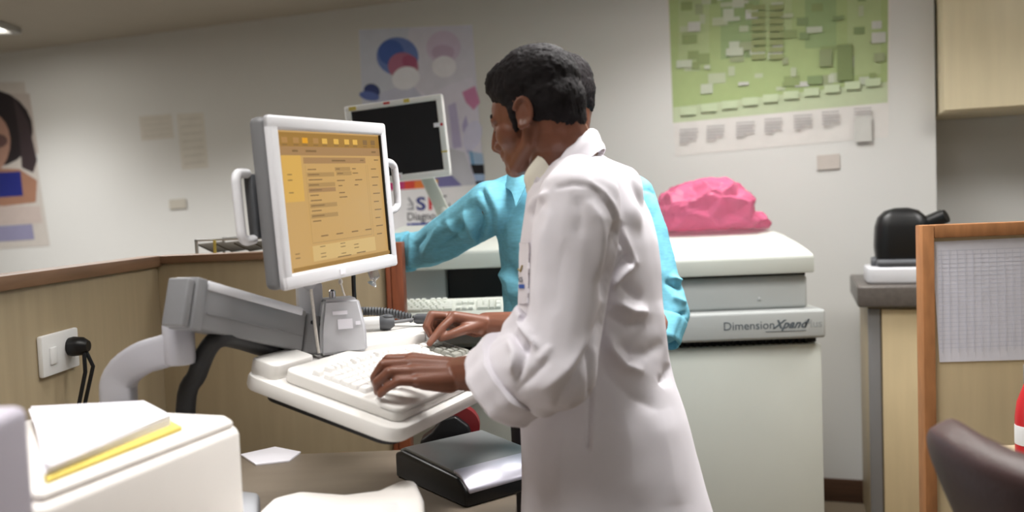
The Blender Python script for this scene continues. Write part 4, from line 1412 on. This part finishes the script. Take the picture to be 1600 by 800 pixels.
def brow_mesh(HM, body, pts_=((.011, .026), (.024, .031), (.038, .031), (.050, .025)), rr=(.0030, .0040, .0038, .0024)):
    from mathutils.bvhtree import BVHTree
    g = G()
    b_ = bmesh.new(); b_.from_mesh(body); tree = BVHTree.FromBMesh(b_); b_.free()
    dirn = -(HM.to_3x3().col[0].normalized())

    def surf(y, z):
        h_ = tree.ray_cast(HM @ V((.25, y, z)), dirn)
        return h_[0] if h_[0] is not None else HM @ V((.08, y, z))
    for s in (-1, 1):
        pts = [surf(y_ * s, z_) for y_, z_ in pts_]
        for i in range(len(pts) - 1): g.cap(pts[i], pts[i + 1], rr[i], rr[i + 1])
    me = remesh(g, .0012, 1)
    noise_disp(me, .0006, 400)
    return me


def ribbon(rows, th):
    """thin cloth from rows of points (grid), thickened to both sides"""
    g = bmesh.new()
    vs = [[g.verts.new(p) for p in r] for r in rows]
    for a, b in zip(vs, vs[1:]):
        for i in range(len(a) - 1):
            g.faces.new((a[i], a[i + 1], b[i + 1], b[i]))
    bmesh.ops.recalc_face_normals(g, faces=list(g.faces))
    bmesh.ops.solidify(g, geom=list(g.faces), thickness=th)
    out = G(); out.bm.free(); out.bm = g
    return out


def legs(root, hipc, f, l, foot_c, name_group=None):
    """trousers and shoes (below the hem)"""
    g = G()
    g.loft([hring(hipc + V((0, 0, .10)), f, l, .092, .14), hring(hipc, f, l, .098, .148), hring(hipc - V((0, 0, .10)), f, l, .098, .15)])
    for s in (-1, 1):
        h = hipc + l * (.088 * s) - V((0, 0, .06)); k = h.lerp(foot_c + l * (.10 * s), .52) + f * .015; a = foot_c + l * (.10 * s) + V((0, 0, .09))
        rings = []
        for p, r in ((h, .088), (h.lerp(k, .5), .080), (k, .066), (k.lerp(a, .5), .062), (a, .056), (a - V((0, 0, .05)), .058)):
            rings.append(hring(p, f, l, r * 1.05, r, 24, 1.0))
        g.loft(rings)
    me = remesh(g, .008, 4)
    put('trousers', me, M['trouser'], root)
    for s in (-1, 1):
        c = foot_c + l * (.10 * s)
        g = G()
        prof = [(-.085, .030, .05, .030), (-.06, .038, .085, .03), (-.01, .040, .08, .03), (.06, .046, .058, .0), (.12, .046, .045, .0), (.165, .034, .034, 0), (.185, .015, .024, 0)]
        rings = []
        for x, w_, h_, _ in prof:
            rr_ = []
            for k in range(20):
                a_ = 2 * math.pi * k / 20
                rr_.append(c + f * x + l * (w_ * se(math.cos(a_), .8)) + V((0, 0, h_ / 2 + .001 + h_ / 2 * se(math.sin(a_), .6))))
            rings.append(rr_)
        g.loft(rings)
        putg('shoe', g, M['shoe'], root)


# ============ the man in the white coat ============
MF = V((-.92, .39, 0)).normalized(); ML = V((-MF.y, MF.x, 0))
Z = V((0, 0, 1))
HP = math.radians(15)
hf = V((-.88, .475, 0)).normalized(); hl = V((-hf.y, hf.x, 0))
hx = hf * math.cos(HP) - Z * math.sin(HP); hz = hf * math.sin(HP) + Z * math.cos(HP)
HS = 0.87
HR = frame((0, 0, 0), hx, hl, hz).to_3x3()
HC = P(819, 178, 1.49) - HR @ V((-.012, .076, 0)) * HS
HM = Matrix.Translation(HC) @ (HR * HS).to_4x4()
t1 = thing('person', 'man in a white laboratory coat typing on the white keyboard, head bent down', 'person', (0.22, 1.62, 0))

WL = P(719.6, 583.3, 1.506)
WR = P(760, 508, 1.941)
elL, shL = P(872, 582, 1.375), V((.110, 1.43, 1.30))
shR, elR = V((.222, 1.755, 1.29)), V((.175, 1.86, 1.03))
neck = V((.115, 1.60, 1.385))
FLh = V((-.9704, -.1745, .1668)); UPL = V((.2271, -.4250, .8762)); TL_ = V((-.082, .8882, .4521))
FRh = V((-.9153, -.3285, .2331)); UPR = V((.102, .3709, .9231)); TR_ = V((.3897, -.8687, .3060))
g = G()
head_pieces(g, HM, neck)
g.loft([hring(V((.13, 1.60, 1.37)), MF, ML, .06, .07), hring(V((.145, 1.60, 1.31)), MF, ML, .08, .15), hring(V((.15, 1.60, 1.15)), MF, ML, .085, .135), hring(V((.17, 1.6, 1.0)), MF, ML, .085, .125), hring(V((.20, 1.6, .88)), MF, ML, .09, .14)])
limb(g, [neck, shL], [.055, .05]); limb(g, [neck, shR], [.055, .05])
limb(g, [shL, elL, elL.lerp(WL, .45), elL.lerp(WL, .8), WL], [.048, .040, .043, .034, .0305])
limb(g, [shR, elR, elR.lerp(WR, .45), WR], [.048, .040, .041, .030])
for s in (-1, 1):
    limb(g, [V((.205, 1.6, .86)) + ML * .085 * s, V((.22, 1.6, .48)) + ML * .09 * s + MF * .01, V((.25, 1.6, .08)) + ML * .1 * s], [.075, .05, .035])
    limb(g, [V((.25, 1.6, .04)) + ML * .1 * s, V((.25, 1.6, .03)) + ML * .1 * s + MF * .13], [.03, .02])
curlL = [(17, 45, 14), (-1, 66, 44), (-7, 53, 52), (-3, 39, 17)]
tipsL = hand_pieces(g, WL, FLh, UPL, TL_, curlL, (14, -14, -17, -12), [(.75, .55, -.45), (.9, .2, -.45), (.95, .05, -.4)])
curlR = [(48, 9, 1), (7, 65, 55), (-6, 92, 47), (-9, 95, 56)]
tipsR = hand_pieces(g, WR, FRh, UPR, TR_, curlR, (11, 11, -5, -12), [(.9, .30, -.45), (.93, .0, -.5), (.95, -.1, -.5)])
print('TIPS_L', [tuple(round(x) for x in proj_np(np.array([list(p)]))[0]) + (round((p - KBL).dot(kn), 3),) for p in tipsL])
print('TIPS_R', [tuple(round(x) for x in proj_np(np.array([list(p)]))[0]) + (round((p - KBL).dot(kn), 3),) for p in tipsR])
me = remesh(g, .0027, 5, .5)
face_mats(me, HM)
body1 = me.copy()
put('body', me, [M['skin'], M['lip'], M['eye']], t1)
put('hair', hair_piece(HM, .024, 3), M['hair'], t1)
LASH = (((.018, -.004), (.028, -.008), (.036, -.008), (.046, -.004)), (.0016, .0024, .0025, .0015))
brows1 = brow_mesh(HM, body1)
put('eyebrows', brows1, M['hair'], t1)
put('eyelashes', brow_mesh(HM, body1, *LASH), M['hair'], t1)

# coat ----------------------------------------------------------------
sc_ = 1.6 / F
tab = [  # py, left px, right px, half width across
    (266, 836, 962, .09), (285, 828, 992, .155), (310, 824, 1008, .175), (340, 820, 1022, .182), (380, 814, 1031, .182), (420, 812, 1035, .178), (470, 810, 1037, .172), (520, 809, 1042, .168),
    (560, 809, 1046, .168), (600, 810, 1056, .174), (650, 813, 1074, .185), (700, 815, 1087, .195), (750, 815, 1100, .202), (800, 813, 1114, .208), (900, 808, 1140, .216), (990, 806, 1158, .22)]
rings = []
for py, xl, xr, b in tab:
    c = P((xl + xr) / 2, py, 1.6)
    hw = (xr - xl) / 2 * sc_
    a_ = math.sqrt(max(hw ** 2 - (.39 * b) ** 2, .004)) / .92
    rings.append(hring(c, MF, ML, a_, b, 56, .92))
g = G(); g.loft(rings)
nb_ = P(898, 266, 1.6)
limb(g, [nb_ + ML * .03, V((.118, 1.445, 1.315))], [.048, .066]); limb(g, [nb_ - ML * .03, shR], [.048, .058])
limb(g, [P(912, 272, 1.6), P(935, 305, 1.6)], [.052, .085])
limb(g, [P(925, 290, 1.53), P(950, 345, 1.53)], [.055, .062])
coat_me = remesh(g, .0065, 14)
# sleeves as separate volumes, joined to the coat
slL = [(905, 314, 1.43, .070), (901, 350, 1.42, .0735), (896, 395, 1.41, .0725), (891, 440, 1.40, .0665), (885, 490, 1.39, .064), (876, 540, 1.382, .064)]
def sleeve(g, pts, rad):
    g.chain(pts, rad)
g = G()
sleeve(g, [P(x, y, d) for x, y, d, r in slL] + [elL], [r for *_, r in slL] + [.064])
g.chain([P(868, 575, 1.375), P(840, 572, 1.395), P(815, 578, 1.42), P(800, 592, 1.435)], [.068, .072, .070, .062])
g.chain([P(812, 520, 1.44), P(826, 560, 1.42)], [.034, .05])
g.chain([P(848, 630, 1.375), P(868, 600, 1.375)], [.026, .05])
slv = remesh(g, .005, 8)
g = G()
g.chain([shR, shR.lerp(elR, .5), elR, elR.lerp(P(832, 522, 1.90), .7)], [.060, .064, .062, .056])
slr = remesh(g, .006, 5)
g = G(); I4 = Matrix.Identity(4)
for x in (coat_me, slv, slr): g.mesh(x, I4)
coat_me = remesh(g, .0038, 2)
coat_folds = [
    ([(872, 292), (896, 287), (918, 290), (936, 302), (950, 322), (962, 350), (973, 380), (984, 412)], -.0045, 2.6, 1),   # armhole seam
    ([(920, 286), (942, 300), (958, 322), (970, 350), (981, 380), (992, 410)], .003, 6, 1),
    ([(968, 345), (958, 385), (951, 428), (948, 470)], -.017, 8), ([(982, 396), (968, 418), (955, 436)], -.010, 6), ([(988, 412), (970, 432), (956, 452)], .010, 5),
    ([(948, 462), (940, 505), (922, 545), (898, 592), (868, 636)], -.010, 8),
    ([(918, 312), (936, 345), (943, 385), (938, 440)], .006, 13), ([(902, 306), (908, 340), (904, 372)], -.003, 9),
    ([(862, 330), (846, 380), (838, 440), (836, 490)], .004, 14), ([(884, 370), (872, 430), (866, 490)], -.003, 13),
    ([(806, 476), (810, 498), (828, 526), (842, 546)], .015, 7), ([(798, 516), (810, 538), (822, 552)], -.012, 6), ([(795, 530), (806, 552), (802, 585)], .010, 6), ([(838, 520), (824, 545), (804, 602)], -.008, 6),
    ([(928, 520), (890, 575), (845, 612)], .006, 11), ([(858, 560), (830, 590), (806, 612)], -.006, 8), ([(862, 540), (850, 556), (838, 566)], .005, 6),
    ([(922, 548), (921, 590), (920, 640), (919, 700)], -.005, 3, 1), ([(930, 548), (929, 640), (928, 700)], .0025, 5, 1),
    ([(958, 470), (985, 486), (1012, 488)], .010, 8), ([(950, 492), (980, 510), (1008, 506)], -.006, 9), ([(966, 440), (990, 462), (1004, 470)], -.006, 9),
    ([(950, 520), (955, 545), (975, 570), (1004, 582)], .011, 9), ([(968, 535), (985, 552), (1010, 552), (1035, 535)], -.006, 9),
    ([(1036, 470), (1040, 520), (1048, 560)], .005, 9), ([(1048, 568), (1042, 590), (1030, 600)], -.008, 8),
    ([(940, 560), (952, 590), (985, 620), (1025, 640)], -.004, 12),
    ([(975, 640), (985, 700), (990, 790)], .003, 22), ([(1030, 640), (1045, 710), (1056, 790)], .0035, 20), ([(880, 660), (878, 720), (876, 790)], .003, 20),
    ([(826, 330), (838, 312), (858, 300)], .005, 5), ([(832, 345), (840, 325), (850, 312)], -.006, 5),
]
folds(coat_me, [(f_[0], f_[1] * 1.25, *f_[2:]) for f_ in coat_folds])
noise_disp(coat_me, .002, 8, (1, 1, .35), 2)
noise_disp(coat_me, .0008, 26, (1, 1, .7), 8)
coat_me = relax(coat_me, 1, .4)
coat = put('lab_coat', coat_me, M['coat'], t1)

# rolled cuff of the near sleeve: open ring with thickness
def cuff(c, axis, ref, r_in, r_out, w_, flare, root, name, m_, n=56, seed=0, ell=1.0):
    axis = axis.normalized(); a1 = (ref - axis * ref.dot(axis)).normalized(); a2 = axis.cross(a1)
    prof = [(0.0, r_in), (w_ * .06, r_out - .001), (w_ * .3, r_out), (w_ * .7, r_out * (1 + flare)), (w_ * .95, r_out * (1 + flare) + .001), (w_, r_out * (1 + flare) - .003), (w_ * .93, r_out * (1 + flare) - .0065), (w_ * .4, r_in - .004), (0.01, r_in - .006)]
    rings = []
    for x, r in prof:
        ring = []
        for k in range(n):
            an = 2 * math.pi * k / n
            wob = 1 + .035 * math.sin(3 * an + seed) + .02 * math.sin(7 * an + seed * 2) + .012 * math.sin(13 * an)
            sh_ = .004 * math.sin(2 * an + 1 + seed)
            ring.append(c + axis * (x + sh_) + (a1 * math.cos(an) * ell + a2 * math.sin(an)) * r * wob)
        rings.append(ring)
    g = G(); g.loft(rings + [rings[0]], False)
    bmesh.ops.subdivide_edges(g.bm, edges=list(g.bm.edges), cuts=1, smooth=0.6)
    return putg(name, g, m_, root, 60)
cuff(P(816, 578, 1.42), P(765, 622, 1.465) - P(816, 578, 1.42), V((0, -.3, 1)), .064, .082, .058, -.03, t1, 'sleeve_cuff', M['coat'], seed=1, ell=.98)
cuff(P(842, 524, 1.90), WR - P(842, 524, 1.90), Z, .050, .056, .045, -.05, t1, 'sleeve_cuff', M['coat'], seed=2)

# collars ---------------------------------------------------------------
def collar(root, name, path, tops, outs, m_, th=.0022, bulge=.004):
    """path: base points round the neck; tops: fold edge; outs: fall edge"""
    rows = []
    K = len(path)
    pb, pt_, po_ = smooth_path(path, 5), smooth_path(tops, 5), smooth_path(outs, 5)
    for b_, tp, o_ in zip(pb, pt_, po_):
        out_d = (o_ - b_); out_d.z = 0
        out_d = out_d.normalized() if out_d.length > 1e-4 else V((0, 0, 0))
        row = [b_, b_.lerp(tp, .5), tp - Z * .002, tp + out_d * .004 + Z * .0015, tp.lerp(o_, .25) + out_d * (.006 + bulge * .6), tp.lerp(o_, .6) + out_d * bulge, o_]
        rows.append(row)
    g = ribbon(rows, th)
    bmesh.ops.subdivide_edges(g.bm, edges=list(g.bm.edges), cuts=1, smooth=0.5)
    return putg(name, g, m_, root, 60)
# white coat collar: near side from the back of the neck down to the chest
collar(t1, 'coat_collar',
       [P(868, 300, 1.74), P(905, 268, 1.73), P(930, 238, 1.68), P(936, 225, 1.60), P(915, 232, 1.53), P(880, 258, 1.50), P(850, 292, 1.49), P(836, 315, 1.50)],
       [P(858, 285, 1.74), P(893, 245, 1.73), P(918, 214, 1.68), P(926, 203, 1.60), P(912, 206, 1.53), P(884, 234, 1.495), P(858, 272, 1.48), P(842, 304, 1.495)],
       [P(872, 320, 1.77), P(912, 280, 1.775), P(940, 246, 1.71), P(946, 232, 1.61), P(930, 240, 1.51), P(892, 272, 1.475), P(862, 300, 1.47), P(838, 325, 1.49)],
       M['coat'])
# cream shirt collar inside it
collar(t1, 'shirt_collar',
       [P(842, 300, 1.70), P(880, 270, 1.70), P(912, 235, 1.66), P(915, 222, 1.60), P(898, 228, 1.55), P(865, 255, 1.525), P(838, 290, 1.52), P(826, 305, 1.53)],
       [P(832, 280, 1.69), P(868, 245, 1.69), P(902, 210, 1.65), P(908, 202, 1.60), P(890, 206, 1.545), P(850, 234, 1.51), P(826, 262, 1.505), P(819, 276, 1.52)],
       [P(846, 310, 1.72), P(886, 280, 1.72), P(918, 244, 1.68), P(922, 230, 1.60), P(905, 232, 1.535), P(876, 262, 1.505), P(842, 298, 1.495), P(826, 300, 1.51)],
       M['collar'])
# chest pocket with badge print
from mathutils.bvhtree import BVHTree
b_ = bmesh.new(); b_.from_mesh(coat.data); b_.transform(Matrix.Translation(t1.location)); ctree = BVHTree.FromBMesh(b_); b_.free()


def on_coat(px, py):
    h_ = ctree.ray_cast(CAM, ray(px, py).normalized())
    return h_[0], h_[1]


rows, rown = [], []
for k in range(13):
    y = 379 + 95 * k / 12
    x0 = 800
    while x0 < 850 and (on_coat(x0, y)[0] is None or on_coat(x0, y)[0].y > 1.75): x0 += 0.5
    r_ = []
    for i in range(7):
        p, n_ = on_coat(x0 + 2.5 + 15 * i / 6, y)
        if p is not None: r_.append(p + n_ * (.0012 if k > 0 else .003))
    rows.append(r_)
rows = [r for r in rows if len(r) == 7]
g = ribbon(rows, .0022)
pk = putg('chest_pocket', g, M['coat'], t1)
g = G()
c1, c2 = rows[-4][1], rows[-4][5]
pr_ = (c2 - c1).normalized(); pu_ = (rows[-5][3] - rows[-4][3]).normalized(); pn_ = pr_.cross(pu_).normalized(); pu_ = pn_.cross(pr_)
fm = frame(c1 + pn_ * .004, pr_, pu_, pn_)
g.mesh(text_mesh('ics', .019, .0002), fm @ Matrix.Translation((0.0, .011, 0)))
g.b2((0, 0, 0), (.026, .007, .0004), mi=1, Mx=fm)
g.tube([V((.002, .034, 0)), V((.012, .030, 0)), V((.022, .040, 0))], .0014, 6, 2, Mx=fm)
putg('pocket_print', g, [mat('print_slate', (96, 100, 112), .7), mat('print_blue', (44, 84, 170), .7), mat('print_gold', (170, 150, 90), .7)], t1)
legs(t1, V((.195, 1.6, .86)), MF, ML, V((.25, 1.6, 0)))

# ============ the man in the blue shirt ============
BF = V((-.25, -.97, 0)).normalized(); BLt = V((-BF.y, BF.x, 0))
t2 = thing('person', 'man in a turquoise blue shirt behind the white coat, arm stretched out to the left', 'person', (0.155, 2.28, 0))
bf = V((-.86, -.30, 0)).normalized(); bl_ = V((-bf.y, bf.x, 0)); BP = math.radians(12)
BX = bf * math.cos(BP) - Z * math.sin(BP); BZ = bf * math.sin(BP) + Z * math.cos(BP)
HM2 = frame(P(872, 158, 2.26), BX * 1, bl_, BZ) @ Matrix.Scale(.93, 4)
bneck = V((.135, 2.29, 1.40))
bsR, beR, bwR = V((-.045, 2.28, 1.315)), P(670, 387, 2.49), P(560, 405, 2.57)
bsL, beL, bwL = V((.325, 2.27, 1.32)), P(1046, 490, 2.22), P(975, 560, 2.08)
hR = (bwR - beR).normalized(); hL = (bwL - beL).normalized()
g = G()
head_pieces(g, HM2, bneck)
bc_ = [(1.37, .07, .08), (1.31, .085, .16), (1.15, .085, .14), (1.0, .085, .13), (.88, .09, .14)]
g.loft([hring(V((.145, 2.285, z)), BF, BLt, a_, b_) for z, a_, b_ in bc_])
limb(g, [bneck, bsR], [.055, .05]); limb(g, [bneck, bsL], [.055, .05])
limb(g, [bsR, beR, beR.lerp(bwR, .4), bwR], [.036, .033, .038, .027]); limb(g, [bsL, beL, beL.lerp(bwL, .4), bwL], [.047, .039, .040, .027])
for s in (-1, 1):
    limb(g, [V((.15, 2.285, .86)) + BLt * .085 * s, V((.15, 2.285, .48)) + BLt * .09 * s + BF * .01, V((.15, 2.285, .08)) + BLt * .1 * s], [.075, .05, .035])
    limb(g, [V((.15, 2.285, .04)) + BLt * .1 * s, V((.15, 2.285, .03)) + BLt * .1 * s + BF * .13], [.03, .02])
relx = [(20, 25, 12), (24, 28, 14), (26, 30, 16), (28, 30, 18)]
hand_pieces(g, bwR, hR, Z, V((0, -1, 0)), relx)
hand_pieces(g, bwL, hL, V((.2, -.5, .8)), V((-.2, .6, .7)), relx)
me = remesh(g, .0033, 5, .5); face_mats(me, HM2)
me2 = me.copy()
put('body', me, [M['skin'], M['lip'], M['eye']], t2)
put('hair', hair_piece(HM2, .008, 11), M['hair'], t2)
put('eyebrows', brow_mesh(HM2, me2), M['hair'], t2)
put('eyelashes', brow_mesh(HM2, me2, *LASH), M['hair'], t2)
# shirt
g = G()
bt = [(1.395, .075, .085), (1.365, .10, .15), (1.32, .118, .185), (1.25, .122, .188), (1.15, .12, .183), (1.05, .118, .178), (.97, .118, .178), (.90, .122, .184), (.80, .125, .188)]
g.loft([hring(V((.148, 2.285, z)), BF, BLt, a_, b_, 48, .92) for z, a_, b_ in bt])
limb(g, [bneck - Z * .02, bsR], [.065, .066]); limb(g, [bneck - Z * .02, bsL], [.065, .062])
limb(g, [bsR, bsR.lerp(beR, .5), beR, beR.lerp(P(626, 394, 2.53), .9)], [.072, .064, .058, .053])
limb(g, [bsL, bsL.lerp(beL, .5), beL, beL.lerp(bwL, .12) - Z * .02], [.064, .058, .053, .046])
sh_me = remesh(g, .0042, 8)
bfolds = [
    ([(755, 300), (768, 330), (770, 370), (768, 400)], -.006, 4, 1), ([(762, 298), (776, 330), (778, 372), (776, 402)], .004, 5, 1),
    ([(742, 318), (752, 350), (748, 372), (760, 392)], -.012, 6), ([(726, 330), (738, 356), (746, 384)], .010, 7), ([(728, 345), (712, 368), (690, 384)], -.008, 6), ([(700, 345), (712, 362), (730, 372)], .008, 6),
    ([(770, 392), (730, 396), (690, 402), (660, 410)], .007, 6), ([(756, 380), (720, 388), (680, 392)], -.006, 6), ([(690, 350), (672, 380), (660, 400)], .006, 7), ([(668, 362), (650, 385), (645, 408)], -.006, 5), ([(642, 368), (640, 412)], .006, 4, 1),
    ([(778, 420), (796, 440), (800, 470)], .008, 8), ([(776, 400), (800, 420), (812, 440)], -.006, 7), ([(782, 450), (795, 475), (800, 505)], -.006, 7), ([(790, 330), (796, 360), (796, 390)], .004, 9),
    ([(1010, 300), (1030, 340), (1048, 390), (1058, 430)], .004, 9), ([(1040, 440), (1056, 448), (1070, 452)], -.007, 5), ([(1046, 432), (1060, 438), (1070, 440)], .006, 5), ([(1050, 462), (1064, 470), (1072, 474)], .005, 5),
    ([(1000, 296), (1016, 298), (1030, 306)], -.003, 4), ([(1052, 496), (1060, 494), (1070, 490)], -.006, 3, 1),
]
folds(sh_me, [(f_[0], f_[1] * 1.9, *f_[2:]) for f_ in bfolds], dmin=1.95)
noise_disp(sh_me, .004, 12, (1, 1, 1), 5); noise_disp(sh_me, .0018, 34, (1, 1, 1), 6)
put('shirt', sh_me, M['shirt'], t2)
cuff(P(1043, 494, 2.215), (beL.lerp(bwL, .5) - Z * .10) - beL, V((1, 0, 0)), .047, .054, .07, -.02, t2, 'sleeve_cuff', M['shirt'], seed=3)
cuff(P(642, 392, 2.515), bwR - beR, Z, .050, .060, .05, -.02, t2, 'sleeve_cuff', M['shirt'], seed=4)
cb = V((.098, 2.26, 1.39))
def ringp(a_deg, r, z, c=cb):
    a_ = math.radians(a_deg)
    return c + (BF * math.cos(a_) * r * 1.05 + BLt * math.sin(a_) * r) + Z * z
angs = [8, 40, 80, 125, 180, 235, 280, 320, 352]
zz_ = lambda a_: -.035 * math.cos(math.radians(a_))
collar(t2, 'shirt_collar', [ringp(a_, .086, zz_(a_)) for a_ in angs], [ringp(a_, .080, zz_(a_) + .036) for a_ in angs],
       [ringp(a_ + (18 if a_ < 20 else -18 if a_ > 340 else 0), .114 + (.012 if a_ < 20 or a_ > 340 else 0), zz_(a_) - .012 - (.03 if a_ < 20 or a_ > 340 else 0)) for a_ in angs], M['shirt'])
g = G()
for k in range(10):
    z0 = 1.335 - k * .055
pth = [V((.148, 2.285, z)) + BF * (a_ + .0045) for z, a_, b_ in bt[1:]]
rows = [[p - BLt * .015, p + BF * .001, p + BLt * .015] for p in smooth_path(pth, 4)]
g = ribbon(rows, .002); plk = putg('button_placket', g, M['shirt'], t2)
for k in range(6):
    i_ = 3 + k * 4
    p = smooth_path(pth, 4)[i_] + BF * .003
    g = G(); g.lathe([(.005, 0), (.0055, .001), (.005, .0025)], 14, frame(p, BLt, BF.cross(BLt), BF)); putg('button', g, M['white'], t2)
legs(t2, V((.15, 2.285, .86)), BF, BLt, V((.15, 2.285, 0)))

# ------------------------------------------------------------- output look
SC.view_settings.view_transform = 'Standard'
SC.view_settings.look = 'None'
SC.view_settings.gamma = 1
SC.view_settings.use_curve_mapping = False
SC.view_settings.exposure = -0.15
